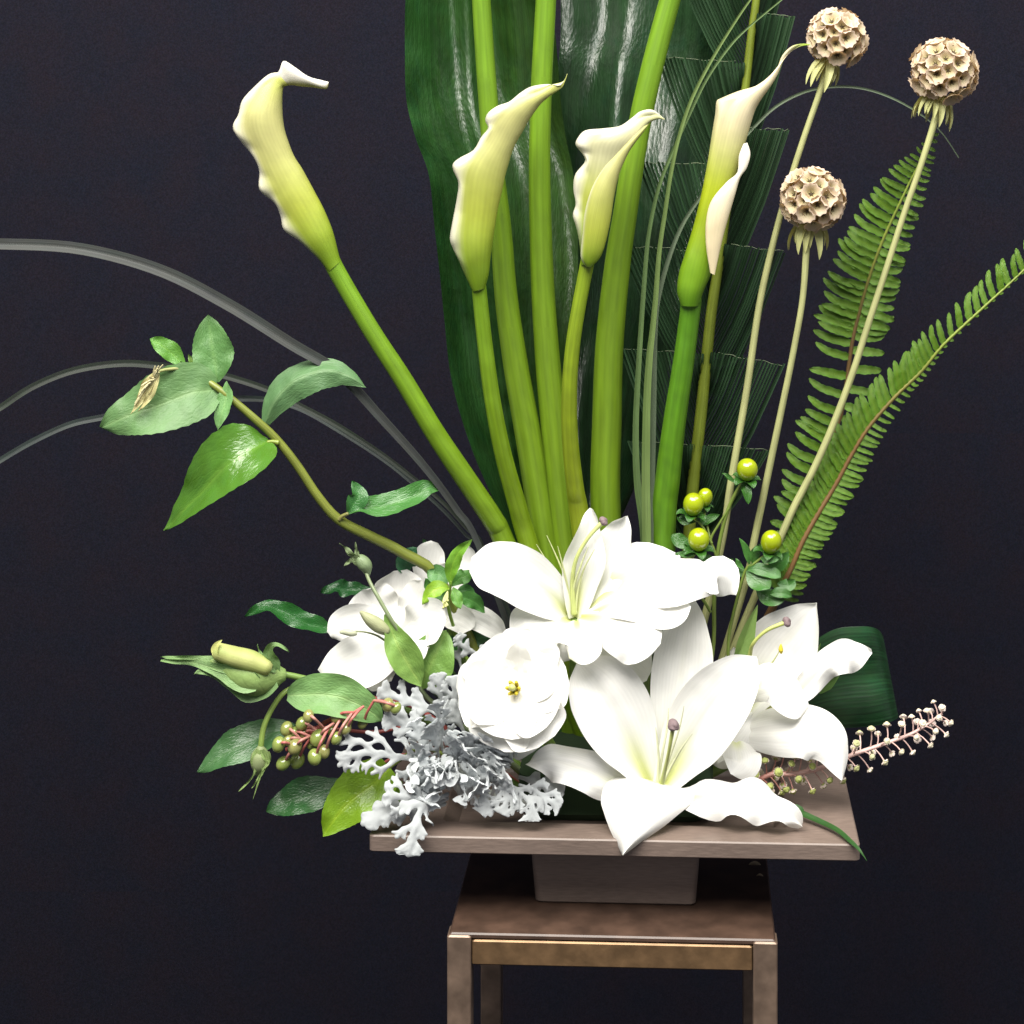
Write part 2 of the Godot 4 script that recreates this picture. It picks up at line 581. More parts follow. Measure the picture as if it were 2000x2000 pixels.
func callas() -> void:
	var k := 0.000335
	var cream := Color(0.4, 0.39, 0.15)
	var white := Color(0.7, 0.67, 0.56)
	var lime := Color(0.148, 0.25, 0.013)
	var tint := func(t: float, x: float, f: float) -> Color:
		var c := lime.lerp(Color(0.32, 0.36, 0.045), smoothstep(0.0, 0.3, t)).lerp(cream, smoothstep(0.2, 0.62, t))
		c = c.lerp(Color(0.45, 0.5, 0.1), 0.7 * smoothstep(0.7, 1.0, t))
		var lip := smoothstep(-0.45, -0.96, x)
		return c.lerp(white, lip * smoothstep(0.02, 0.2, t) * 0.9)
	var o := thing("calla_lily", "calla lily leaning far left, alone before the dark cloth, tip curled right", "calla lily", stem_end(-0.01, -0.022), "calla lilies")
	var s := Shape.new()
	spathe_sheet(s, "A", [765, 1465, 868, 1372, 700, 1370, 845, 1310, 600, 1262, 800, 1180, 500, 1190, 750, 1060, 476, 1100, 700, 965, 440, 1020, 660, 890, 345, 935, 610, 800, 343, 815, 565, 730, 300, 720, 535, 660, 200, 595, 505, 570, 178, 530, 491, 490, 212, 462, 487, 420, 238, 370, 487, 365, 325, 275, 490, 315, 402, 210, 497, 288, 462, 197, 530, 278], 0.02, 0.72, 3.76, 1.95, tint)
	var curl := func(t: float, x: float, f: float) -> Color: return Color(0.8, 0.77, 0.68).lerp(cream, smoothstep(0.3, 0.9, x))
	spathe_sheet(s, "A", [402, 212, 497, 288, 462, 195, 545, 278, 494, 126, 600, 286, 560, 160, 680, 292, 650, 222, 735, 300, 735, 247, 770, 300, 778, 258, 779, 263], 0.018, 0.55, 1.6, 1.5, curl, 0.012, 24, 16)
	part(o, "spathe", s, mats.spathe)
	lily_stalk(o, "O", [620, 480, 640, 520, 700, 622, 760, 715, 820, 815, 880, 905, 930, 980, 955, 1030], [0.02, 0.012, -0.012], stem_end(-0.01, -0.022), [17 * k, 17 * k, 19 * k, 21 * k, 21 * k, 20 * k], GREEN_STEM)

	o = thing("calla_lily", "yellow-cream calla lily in front of the broad leaf, second from the left", "calla lily", stem_end(-0.006, -0.02), "calla lilies")
	s = Shape.new()
	spathe_sheet(s, "B", [388, 1570, 468, 1550, 345, 1480, 489, 1480, 312, 1395, 496, 1380, 289, 1340, 504, 1300, 272, 1288, 513, 1240, 285, 1200, 522, 1180, 308, 1080, 535, 1110, 318, 985, 552, 1040, 291, 920, 562, 990, 290, 880, 572, 945, 330, 848, 586, 895, 400, 808, 605, 830, 440, 740, 630, 770, 478, 690, 664, 712, 463, 650, 685, 672, 478, 608, 708, 635, 530, 570, 738, 592, 592, 548, 768, 555, 652, 500, 800, 528, 712, 466, 830, 506, 800, 453, 860, 486, 868, 463, 884, 462, 904, 398, 907, 398], 0.028, 0.68, 3.86, 1.9, tint)
	part(o, "spathe", s, mats.spathe)
	lily_stalk(o, "O", [903, 535, 905, 555, 915, 650, 930, 760, 950, 860, 975, 950, 1000, 1035], [0.028, 0.014, -0.014], stem_end(-0.006, -0.02), [14 * k, 14.5 * k, 16 * k, 18 * k, 20 * k, 19 * k], Color(0.16, 0.255, 0.011))

	o = thing("calla_lily", "calla lily with a folded lip, third from left, before the right-hand thick stalk", "calla lily", stem_end(0.0, -0.018), "calla lilies")
	s = Shape.new()
	spathe_sheet(s, "B", [970, 1425, 1055, 1425, 965, 1330, 1095, 1360, 955, 1235, 1120, 1280, 935, 1160, 1138, 1190, 950, 1100, 1150, 1110, 938, 1020, 1162, 1040, 948, 940, 1175, 980, 1000, 872, 1190, 925, 985, 828, 1212, 870, 950, 780, 1240, 815, 965, 738, 1265, 780, 1005, 702, 1290, 745, 1100, 692, 1315, 710, 1190, 678, 1335, 680, 1255, 634, 1350, 662, 1300, 600, 1375, 648, 1365, 592, 1400, 642, 1428, 640, 1430, 646], 0.026, 0.55, 3.8, 1.7, func(t: float, x: float, f: float) -> Color: return tint.call(t, x, f).lerp(white, 0.35 * smoothstep(0.25, 0.5, t)))
	spathe_sheet(s, "B", [1006, 1436, 1040, 1438, 978, 1390, 1085, 1385, 982, 1300, 1115, 1300, 992, 1180, 1140, 1180, 1012, 1080, 1158, 1060, 1045, 990, 1176, 970, 1100, 900, 1200, 900, 1180, 812, 1250, 800, 1250, 745, 1315, 715, 1320, 680, 1350, 665], 0.031, 0.75, 1.75, 1.6, func(t: float, x: float, f: float) -> Color: return tint.call(t * 0.9, maxf(x, -0.3), f).lerp(white, smoothstep(-0.75, -1.0, x) * 0.6), 0.0, 40, 18)
	part(o, "spathe", s, mats.spathe)
	lily_stalk(o, "O", [1113, 465, 1108, 495, 1085, 620, 1075, 720, 1075, 820, 1085, 920, 1095, 985], [0.026, 0.014, -0.01], stem_end(0.0, -0.018), [13.5 * k, 13.5 * k, 15 * k, 17 * k, 20 * k, 20 * k], Color(0.21, 0.27, 0.013))

	o = thing("calla_lily", "tall white calla lily on the right with long thread-like tip, bright green base", "calla lily", stem_end(0.036, -0.02), "calla lilies")
	s = Shape.new()
	var bright := func(t: float, x: float, f: float) -> Color:
		var c := Color(0.092, 0.215, 0.01).lerp(Color(0.14, 0.27, 0.01), smoothstep(0.0, 0.1, t)).lerp(Color(0.32, 0.38, 0.01), smoothstep(0.1, 0.34, t)).lerp(Color(0.66, 0.58, 0.38), smoothstep(0.3, 0.52, t))
		return c.lerp(Color(0.3, 0.42, 0.04), smoothstep(0.86, 0.97, t))
	spathe_sheet(s, "C", [73, 1645, 186, 1645, 55, 1570, 215, 1560, 70, 1475, 245, 1480, 100, 1380, 262, 1400, 140, 1250, 285, 1290, 170, 1140, 310, 1180, 202, 1000, 345, 1050, 230, 850, 390, 900, 250, 720, 430, 770, 268, 610, 462, 660, 274, 548, 485, 590, 302, 528, 520, 530, 395, 490, 560, 475, 480, 466, 592, 425, 560, 430, 612, 385, 600, 370, 634, 325, 628, 300, 650, 285, 678, 250, 690, 262, 730, 236, 733, 250, 778, 238, 779, 243], 0.012, 0.75, 3.88, 1.75, bright)
	spathe_sheet(s, "C", [240, 1470, 265, 1482, 218, 1330, 305, 1300, 217, 1200, 340, 1170, 245, 1085, 375, 1050, 325, 985, 402, 960, 385, 930, 438, 905, 395, 840, 457, 830, 420, 775, 440, 768], 0.022, 0.5, 1.6, 1.5, func(t: float, x: float, f: float) -> Color: return Color(0.62, 0.53, 0.34).lerp(Color(0.74, 0.7, 0.6), smoothstep(0.2, 0.7, t)), 0.0, 40, 14)
	part(o, "spathe", s, mats.spathe)
	lily_stalk(o, "O", [1304, 560, 1303, 580, 1290, 680, 1272, 800, 1260, 900, 1251, 1000], [0.012, -0.014], stem_end(0.036, -0.02), [19.8 * k, 20 * k, 22 * k, 25 * k, 25 * k, 24 * k], Color(0.09, 0.21, 0.01))

	var tall := [
		[[890, -320, 905, -75, 908, 0, 918, 150, 930, 300, 945, 430, 955, 560, 975, 700, 1000, 840, 1025, 1000], [-0.008, -0.03], [17, 18, 19, 20, 22, 25, 27, 27, 26], -0.024, "left one of the three thick green stalks, behind the second calla"],
		[[1040, -320, 1032, -75, 1030, 0, 1022, 150, 1018, 300, 1020, 430, 1025, 560, 1035, 700, 1050, 850, 1065, 1000], [-0.012, -0.03], [19, 20, 21, 22, 24, 27, 27, 25], -0.012, "middle one of the three thick green stalks, straight and upright"],
		[[1375, -320, 1290, -75, 1264, 0, 1225, 150, 1200, 270, 1180, 400, 1165, 500, 1150, 650, 1145, 800, 1143, 970], [-0.014, -0.03], [19, 20, 22, 23, 25, 28, 30, 30, 28], 0.01, "right one of the three thick green stalks, leaning right, behind the third calla"],
	]
	for a in tall:
		o = thing("tall_stalk", a[4], "flower stalk", stem_end(a[3], -0.032), "thick green stalks running out of the top")
		var r := []
		for x in a[2]:
			r.append(x * k)
		lily_stalk(o, "O", a[0], a[1], stem_end(a[3], -0.032), r, Color(0.145, 0.245, 0.013), "stalk")


# ---------------------------------------------------------------- broad leaves
func two_edges(s: Shape, key: String, pairs: Array, depth: Callable, col: Callable, nu := 36, nv := 90, uneven := 0.25) -> void:
	var n := pairs.size() / 4
	var o := s.v.size()
	for i in nv + 1:
		var t := float(i) / nv
		var e := []
		for m in 4:
			var a := []
			for q in n:
				a.append(pairs[4 * q + m])
			e.append(spf(a, t))
		for j in nu + 1:
			var u := float(j) / nu
			var z: float = depth.call(t, u)
			var p := pts(key, [lerpf(e[0], e[2], u), lerpf(e[1], e[3], u)], [z])[0]
			s.v.append(p)
			s.uv.append(Vector2(u, t))
			s.c.append(vary(col.call(t, u), p, uneven, 40.0))
	s.grid(nu, nv, o)


func broad_leaves() -> void:
	var o := thing("broad_leaf", "glossy dark broad leaf on the left behind the stalks, left edge rippled", "leaf", stem_end(-0.03, -0.025), "broad dark leaves behind the stalks")
	var s := Shape.new()
	# from the bottom up
	two_edges(s, "O", [985, 1075, 1010, 1075, 960, 1010, 1035, 1010, 925, 930, 1055, 930, 895, 860, 1068, 850, 868, 780, 1074, 770, 849, 700, 1078, 690, 838, 600, 1083, 600, 830, 520, 1090, 520, 820, 430, 1090, 430, 809, 330, 1082, 330, 784, 260, 1068, 260, 767, 190, 1058, 190, 764, 110, 1052, 110, 765, 0, 1040, 0, 775, -90, 1020, -90, 795, -230, 1000, -230, 840, -380, 960, -380, 900, -500, 905, -500],
		func(t: float, u: float) -> float: return -0.058 - 0.03 * sin(u * PI) * (1.0 - 0.4 * (t * 16.0 / 13.0)) + 0.016 * sin((t * 16.0 / 13.0) * 9.0 + u * 4.0 + 0.6) + 0.014 * exp(-u * u * 90.0) * smoothstep(0.4, 0.8, (t * 16.0 / 13.0)) + 0.006 * exp(-pow((u - 0.42) / 0.06, 2.0)) + 0.004 * sin(u * 22.0 + (t * 16.0 / 13.0) * 5.0) * smoothstep(0.1, 0.5, (t * 16.0 / 13.0)) + 0.0028 * sin((t * 16.0 / 13.0) * 62.0) * exp(-u * u * 260.0) * smoothstep(0.5, 0.75, (t * 16.0 / 13.0)) + 0.0016 * sin((t * 16.0 / 13.0) * 120.0) * exp(-pow((u - 0.5) / 0.1, 2.0)) * smoothstep(0.42, 0.25, (t * 16.0 / 13.0)),
		func(t: float, u: float) -> Color: return Color(0.017, 0.062, 0.015).lerp(Color(0.026, 0.062, 0.012), u))
	part(o, "leaf_blade", s, mats.broad_leaf)
	s = Shape.new()
	tube(s, PackedVector3Array([pts("O", [997, 1060], [-0.048])[0], stem_end(-0.032, -0.03).lerp(pts("O", [1010, 1100], [-0.04])[0], 0.5), stem_end(-0.03, -0.025)]), [0.0035, 0.003], 8, Color(0.03, 0.09, 0.015))
	part(o, "leaf_stalk", s, mats.stem)
	o = thing("broad_leaf", "glossy dark broad leaf right of the middle stalk, behind the cut palm", "leaf", stem_end(0.012, -0.034), "broad dark leaves behind the stalks")
	s = Shape.new()
	two_edges(s, "O", [1098, 1040, 1140, 1040, 1082, 960, 1180, 960, 1072, 870, 1215, 870, 1066, 760, 1245, 760, 1066, 650, 1272, 650, 1070, 560, 1300, 550, 1066, 450, 1330, 430, 1052, 340, 1352, 320, 1049, 240, 1368, 220, 1053, 130, 1385, 110, 1058, 60, 1398, 20, 1060, -90, 1400, -90, 1085, -240, 1385, -230, 1150, -400, 1340, -390, 1245, -540, 1250, -540],
		func(t: float, u: float) -> float: return -0.066 - 0.024 * cos(u * PI * 1.15) * (t * 14.0 / 11.0) + 0.016 * sin((t * 14.0 / 11.0) * 9.0 + u * 5.0) - 0.03 * (t * 14.0 / 11.0) + 0.006 * exp(-pow((u - 0.35) / 0.07, 2.0)) + 0.005 * sin(u * 17.0 - (t * 14.0 / 11.0) * 6.0),
		func(t: float, u: float) -> Color: return Color(0.02, 0.05, 0.02).lerp(Color(0.015, 0.04, 0.016), u))
	part(o, "leaf_blade", s, mats.broad_leaf)
	s = Shape.new()
	tube(s, PackedVector3Array([pts("O", [1119, 1030], [-0.062])[0], stem_end(0.012, -0.04).lerp(pts("O", [1122, 1090], [-0.05])[0], 0.5), stem_end(0.012, -0.034)]), [0.0035, 0.003], 8, Color(0.03, 0.09, 0.015))
	part(o, "leaf_stalk", s, mats.stem)

	# folded leaf at the right
	o = thing("folded_leaf", "dark green ribbed leaf folded into a loop behind the right lily", "leaf", stem_end(0.045, -0.02))
	s = Shape.new()
	two_edges(s, "K", [700, 980, 720, 560, 860, 965, 800, 400, 980, 957, 900, 320, 1120, 952, 1010, 270, 1260, 940, 1150, 258, 1360, 915, 1235, 262, 1405, 895, 1290, 285, 1422, 880, 1318, 330],
		func(t: float, u: float) -> float: return -0.028 + 0.014 * sin(t * 2.6) + 0.002 * sin(u * 9.0) - 0.03 * pow(t, 6.0),
		func(t: float, u: float) -> Color: return Color(0.01, 0.045, 0.014).lerp(Color(0.015, 0.062, 0.02), t), 20, 40)
	two_edges(s, "K", [1422, 880, 1318, 330, 1400, 880, 1290, 300, 1250, 900, 1150, 285, 1000, 940, 950, 330, 700, 980, 720, 560],
		func(t: float, u: float) -> float: return -0.028 + 0.014 * sin(2.6) - 0.03 - 0.022 * sin(t * PI) + 0.018 * t,
		func(t: float, u: float) -> Color: return Color(0.012, 0.05, 0.018), 12, 20)
	part(o, "leaf_blade", s, mats.ribbed_leaf)
	s = Shape.new()
	tube(s, PackedVector3Array([pts("K", [705, 800], [-0.028])[0], pts("K", [480, 1000], [-0.03])[0], stem_end(0.045, -0.02)]), [0.003, 0.003], 8, Color(0.03, 0.09, 0.02))
	part(o, "leaf_stalk", s, mats.stem)


# ---------------------------------------------------------------- cut palm leaf, grass blades
func palm_and_grass() -> void:
	var o := thing("cut_palm_leaf", "dark palm leaf trimmed in flat-topped tiers behind the right calla lily", "palm leaf", stem_end(0.04, -0.03))
	var path := pts("P", [1484, -80, 1477, 0, 1467, 72, 1456, 170, 1440, 280, 1420, 400, 1405, 507, 1391, 598, 1380, 700, 1370, 800, 1356, 926, 1349, 1000, 1343, 1090], [-0.042, -0.036])
	var rib := path.duplicate()
	rib.append(stem_end(0.04, -0.03))
	var s := Shape.new()
	tube(s, rib, [0.0026, 0.0029, 0.0033, 0.0038, 0.0042, 0.0042], 10, Color(0.15, 0.19, 0.02), 60)
	part(o, "rib", s, mats.stem)
	# on the rib by height in the picture
	var on_rib := func(y: float) -> Vector3:
		var lo := 0.0
		var hi := 1.0
		for i in 18:
			var mid := (lo + hi) / 2.0
			var q := sp3(path, mid)
			var row := FOOT.y + (EYE.y - q.y) / (EYE.z - q.z) * FOCAL
			if row < y:
				lo = mid
			else:
				hi = mid
		return sp3(path, lo)
	# cut line: height at the rib, outer x, outer y, how far down the tier's leaflets start
	var cuts := [
		[-1, -95, 1310, -90], [-1, 122, 1284, 112], [-1, 322, 1244, 317], [-1, 492, 1209, 480], [-1, 690, 1210, 682], [-1, 868, 1225, 862],
		[1, -185, 1570, -190], [1, 26, 1552, 34], [1, 250, 1541, 254], [1, 476, 1534, 492], [1, 686, 1534, 713], [1, 868, 1505, 880],
	]
	for cut in cuts:
		var count := 24
		for i in count:
			var f := (i + 0.5) / count
			var root: Vector3 = on_rib.call(minf(cut[1] + 40.0 + (320.0 if cut[0] > 0 else 250.0) * pow(f, 0.9), 1080.0))
			var top: Vector3 = on_rib.call(float(cut[1]))
			var row: float = lerpf(cut[1], cut[3], f) + rng.randf_range(-3.0, 3.0)
			var zt: float = root.z + 0.008 * sin(f * 2.6) + 0.003 + rng.randf_range(-0.0012, 0.0012)
			var near: float = FOOT.x + top.x / (EYE.z - top.z) * FOCAL
			var tip := at(lerpf(near + cut[0] * 4.0, cut[2], f), row, zt)
			root += Vector3(cut[0] * 0.0022, 0.0, -0.005)
			var mid := root.lerp(tip, 0.5) + Vector3(cut[0] * 0.003 * f, -0.002 * f, 0.003)
			var leaf := Shape.new()
			var shade := rng.randf_range(0.55, 1.5)
			blade(leaf, PackedVector3Array([root, mid, tip]), 0.00105, [0.6, 1.0, 1.0, 1.0, 0.95, 0.9], Vector3(cut[0] * 0.75, 0.0, 1.0), {"nv": 5, "nu": 2, "fold": 0.55, "ease": 1.0, "col": Color(0.026 * shade, 0.058 * shade, 0.026 * shade)})
			part(o, "leaflet", leaf, mats.palm)
		# pale cut edge of the tier
		var edge := Shape.new()
		var line := PackedVector3Array()
		for i in 11:
			var f := 0.12 + 0.86 * i / 10.0
			var root: Vector3 = on_rib.call(minf(cut[1] + 40.0 + 235.0 * f, 1080.0))
			var top: Vector3 = on_rib.call(float(cut[1]))
			line.append(at(lerpf(FOOT.x + top.x / (EYE.z - top.z) * FOCAL + cut[0] * 4.0, cut[2], f), lerpf(cut[1], cut[3], f) + rng.randf_range(-2.5, 2.5), root.z + 0.008 * sin(f * 2.6) - 0.0018))
		tube(edge, line, [0.0002, 0.0003, 0.0002, 0.0003, 0.0002], 5, Color(0.1, 0.13, 0.07), 40)
		part(o, "cut_edge", edge, mats.palm)

	var left := [
		["O", [-60, 462, 0, 461, 150, 470, 300, 510, 430, 575, 550, 650, 640, 705, 720, 790, 800, 880, 860, 960, 905, 1035], [0.05, 0.03, 0.0], 12.5, Color(0.05, 0.055, 0.052), "widest grey-green grass blade arching across the left to the frame edge", -0.05],
		["D", [-60, 890, 0, 862, 140, 770, 300, 700, 450, 665, 600, 652, 740, 662, 900, 680, 1050, 708, 1260, 775, 1420, 855, 1600, 950, 1800, 1080, 1932, 1180, 2080, 1300, 2200, 1430, 2300, 1560], [0.0, -0.03, -0.02], 19.0, Color(0.03, 0.038, 0.03), "thin grass blade arching left, passing behind the cream tassel, above the lowest blade", -0.052],
		["D", [-60, 1150, 0, 1110, 150, 1022, 330, 940, 500, 903, 700, 862, 950, 826, 1130, 818, 1270, 826, 1420, 868, 1600, 970, 1800, 1100, 1932, 1205, 2080, 1335, 2190, 1455, 2300, 1590], [-0.01, -0.04, -0.03], 17.0, Color(0.039, 0.050, 0.047), "lowest thin grass blade at the left, passing behind the large pale leaf", -0.054],
	]
	for a in left:
		var e := stem_end(a[6], -0.01)
		o = thing("grass_blade", a[5], "grass blade", e, "long arching grass blades")
		s = Shape.new()
		var p := path_to_foam(a[0], a[1], a[2], e)
		blade(s, p, size_at(a[0], a[3]), [0.8, 0.85, 0.9, 0.85, 0.7, 0.55, 0.45, 0.4], Vector3(0.2, 0.4, 1), {"nv": 70, "nu": 6, "fold": 0.35, "ease": 1.0, "col": a[4]})
		part(o, "blade", s, mats.grass)
	var right := [
		["B", [2010, -140, 1890, 0, 1750, 210, 1640, 400, 1560, 570, 1500, 760, 1460, 950, 1430, 1150, 1400, 1350, 1380, 1600, 1360, 1800, 1345, 1932, 1330, 2200, 1325, 2600, 1330, 2950], [-0.02, -0.01, 0.0], 15.0, Color(0.15, 0.22, 0.07), "bright grass blade rising from behind the top lily and bending right past the top edge", 0.022],
		["B", [2120, -50, 1890, 140, 1780, 250, 1660, 420, 1570, 600, 1480, 800, 1400, 1000, 1345, 1250, 1320, 1500, 1290, 1932, 1272, 2300, 1280, 2600, 1320, 2950], [-0.024, -0.014, -0.004], 13.0, Color(0.12, 0.19, 0.07), "grass blade just left of the bright one, crossing it near the top", 0.018],
		["C", [1580, 850, 1480, 705, 1350, 600, 1200, 520, 1050, 475, 900, 468, 750, 495, 600, 570, 480, 680, 330, 850, 180, 1070, 90, 1210, 20, 1380, -40, 1600, -60, 1800, -70, 2300, -80, 2700, -85, 2960], [-0.06, -0.03, -0.008], 11.0, Color(0.12, 0.16, 0.1), "hair-thin grass blade arching right over the palm and behind the seed heads", 0.027],
	]
	for a in right:
		var e := stem_end(a[6], -0.012)
		o = thing("grass_blade", a[5], "grass blade", e, "long arching grass blades")
		s = Shape.new()
		blade(s, path_to_foam(a[0], a[1], a[2], e), size_at(a[0], a[3]), [0.3, 0.55, 0.7, 0.8, 1.0, 1.35, 1.7, 1.6], Vector3(0.35, 0.1, 1), {"nv": 70, "nu": 6, "fold": 0.4, "ease": 1.0, "col": a[4]})
		part(o, "blade", s, mats.grass)
	var e := stem_end(0.05, 0.03)
	o = thing("grass_blade", "short green grass blade lying over the tray's front right corner", "grass blade", e, "long arching grass blades")
	s = Shape.new()
	var p := PackedVector3Array([e, e + Vector3(0.012, 0.004, 0.012)])
	p.append_array(pts("K", [680, 1500, 760, 1545, 880, 1600, 1000, 1660, 1090, 1735, 1150, 1790, 1205, 1865], [0.045, 0.051, 0.06, 0.0725, 0.0865, 0.094, 0.097]))
	blade(s, p, size_at("K", 26.0, 0.07), [0.6, 0.8, 1.0, 1.0, 0.95, 0.8, 0.5, 0.05], Vector3(0.2, 1, 0.6), {"nv": 40, "nu": 6, "fold": 0.35, "ease": 1.0, "col": Color(0.035, 0.1, 0.025)})
	part(o, "blade", s, mats.grass)


# ---------------------------------------------------------------- seed heads
func seed_heads() -> void:
	var cup := Shape.new()
	var cn := 20
	var o0 := cup.v.size()
	var rows := [[0.0, 0.42], [0.12, 0.42], [0.3, 0.46], [0.46, 0.56], [0.64, 0.74], [0.86, 0.89], [1.06, 0.98], [1.18, 1.0]]
	for i in rows.size():
		for j in cn + 1:
			var f := TAU * j / cn
			var pleat: float = 1.0 + (0.06 if j % 2 == 0 else -0.05) * (rows[i][0] if i > 3 else 0.0)
			var r: float = rows[i][0] * pleat
			cup.v.append(Vector3(cos(f) * r, rows[i][1] + (0.07 if j % 2 == 0 and i > 5 else 0.0), -sin(f) * r))
			cup.uv.append(Vector2(float(j) / cn, i / 7.0))
			cup.c.append(Color(0.43, 0.4, 0.13).lerp(Color(0.57, 0.45, 0.36), i / 7.0) if i > 1 else Color(0.3, 0.27, 0.07))
	cup.grid(cn, rows.size() - 1, o0, true)
	var cup_mesh := cup.mesh(Vector3.ZERO)
	var star := Shape.new()
	for k in 5:
		var f := TAU * k / 5.0
		tube(star, PackedVector3Array([Vector3(0, 0.45, 0), Vector3(cos(f) * 0.2, 0.52, sin(f) * 0.2), Vector3(cos(f) * 0.4, 0.66, sin(f) * 0.4)]), [0.11, 0.06, 0.02], 4, Color(0.075, 0.05, 0.025), 3)
	var star_mesh := star.mesh(Vector3.ZERO)
	var bract := Shape.new()
	blade(bract, PackedVector3Array([Vector3.ZERO, Vector3(0.25, -0.18, 0), Vector3(0.45, -0.6, 0), Vector3(0.5, -1.0, 0)]), 0.14, [0.5, 0.9, 1.0, 0.8, 0.5, 0.05], Vector3(1, 0.4, 0), {"nv": 8, "nu": 4, "cup": 0.6, "col": Color(0.46, 0.47, 0.2)})
	var bract_mesh := bract.mesh(Vector3.ZERO)
	var all := [
		[[915, 205], 53.5, -0.01, Vector3(0.28, 1, 0.1), "seed head on pale stem, topmost and leftmost of the upper two at the right", [875, 330, 830, 500, 760, 700, 688, 920, 622, 1150, 556, 1410, 500, 1676, 440, 2086, 390, 2376, 350, 2616, 290, 2986], 0.03],
		[[1490, 380], 58.5, -0.006, Vector3(0.2, 1, 0.15), "seed head farthest right, standing above the upright fern", [1468, 590, 1380, 880, 1290, 1140, 1190, 1450, 1106, 1706, 1003, 2026, 893, 2316, 800, 2526, 738, 2646, 640, 2850], 0.045],
		[[785, 1070], 57.5, 0.006, Vector3(0.02, 1, 0.25), "lowest seed head, left of the upright fern, in front of another's stem", [762, 1300, 740, 1600, 690, 1890, 636, 2156, 573, 2456, 521, 2706, 475, 2926, 428, 3150], 0.04],
	]
	for a in all:
		var r := size_at("P", a[1], a[2])
		var c := pts("C", a[0], [a[2]])[0]
		var axis: Vector3 = a[3].normalized()
		var e := stem_end(a[6], -0.02)
		var o := thing("seed_head", a[4], "seed head", e, "dried papery seed heads")
		var core := Shape.new()
		tube(core, PackedVector3Array([c - axis * r * 0.7, c - axis * r * 0.3, c + axis * r * 0.2, c + axis * r * 0.62]), [r * 0.3, r * 0.62, r * 0.66, r * 0.35], 14, Color(0.5, 0.4, 0.2), 10)
		part(o, "core", core, mats.paper)
		var s := Shape.new()
		var p := PackedVector3Array([c - axis * r * 0.6])
		p.append_array(path_to_foam("C", a[5], [a[2], -0.012], e))
		tube(s, p, [0.0030, 0.0021, 0.0021, 0.0023, 0.0024, 0.0025, 0.0026], 10, Color(0.36, 0.37, 0.16), 60)
		part(o, "stem", s, mats.dry_stem)
		var count := 56
		for i in count:
			var y := 1.0 - 1.78 * (i + 0.5) / count
			var f: float = i * 2.39996 + a[1]
			var q := Vector3(sqrt(1.0 - y * y) * cos(f), y, sqrt(1.0 - y * y) * sin(f)) + Vector3(rng.randf_range(-0.05, 0.05), rng.randf_range(-0.05, 0.05), rng.randf_range(-0.05, 0.05))
			q = (Basis(Quaternion(Vector3.UP, axis)) * q).normalized()
			var size := r * 0.255 * rng.randf_range(0.8, 1.2)
			var b := Basis(Quaternion(Vector3.UP, q)).rotated(q, rng.randf() * TAU).scaled_local(Vector3(size, size * 1.25, size))
			var m := put(o, "seed_cup", cup_mesh, mats.paper, Transform3D(b, c + q * r * rng.randf_range(0.69, 0.77) * (1.0 + 0.06 * q.x - 0.05 * q.y) - e))
			put(m, "star", star_mesh, mats.dull)
		for i in 16:
			var f := TAU * i / 16.0 + rng.randf_range(-0.15, 0.15)
			var side := Basis(Quaternion(Vector3.UP, axis)).rotated(axis, f)
			var len := r * rng.randf_range(0.65, 1.2)
			var root: Vector3 = c - axis * r * 0.8 + side * Vector3(r * 0.12, 0, 0)
			put(o, "bract", bract_mesh, mats.paper, Transform3D(side.rotated(axis, 0.0).scaled_local(Vector3(len, len, len)), root - e))


# ---------------------------------------------------------------- ferns
func pinna_meshes() -> Array:
	var out := []
	for k in 4:
		var s := Shape.new()
		var tone: float = [0.85, 1.0, 1.15, 1.0][k]
		var bend: float = [0.1, 0.16, 0.05, 0.22][k]
		var col := func(t: float, u: float) -> Color: return Color(0.066 * tone, 0.158 * tone, 0.01).lerp(Color(0.1, 0.19, 0.013), 1.0 - absf(u))
		blade(s, PackedVector3Array([Vector3.ZERO, Vector3(0.35, 0.02, 0.02), Vector3(0.7, 0.05, 0.0), Vector3(1.0, bend, -0.1)]), 0.16, [0.55, 1.0, 1.0, 0.95, 0.86, 0.68, 0.2], FRONT, {"nv": 14, "nu": 4, "fold": 0.25, "teeth": [0.2, 7.0], "ruffle": [0.02, 3.0, k * 1.3], "col": col})
		out.append(s.mesh(Vector3.ZERO))
	return out


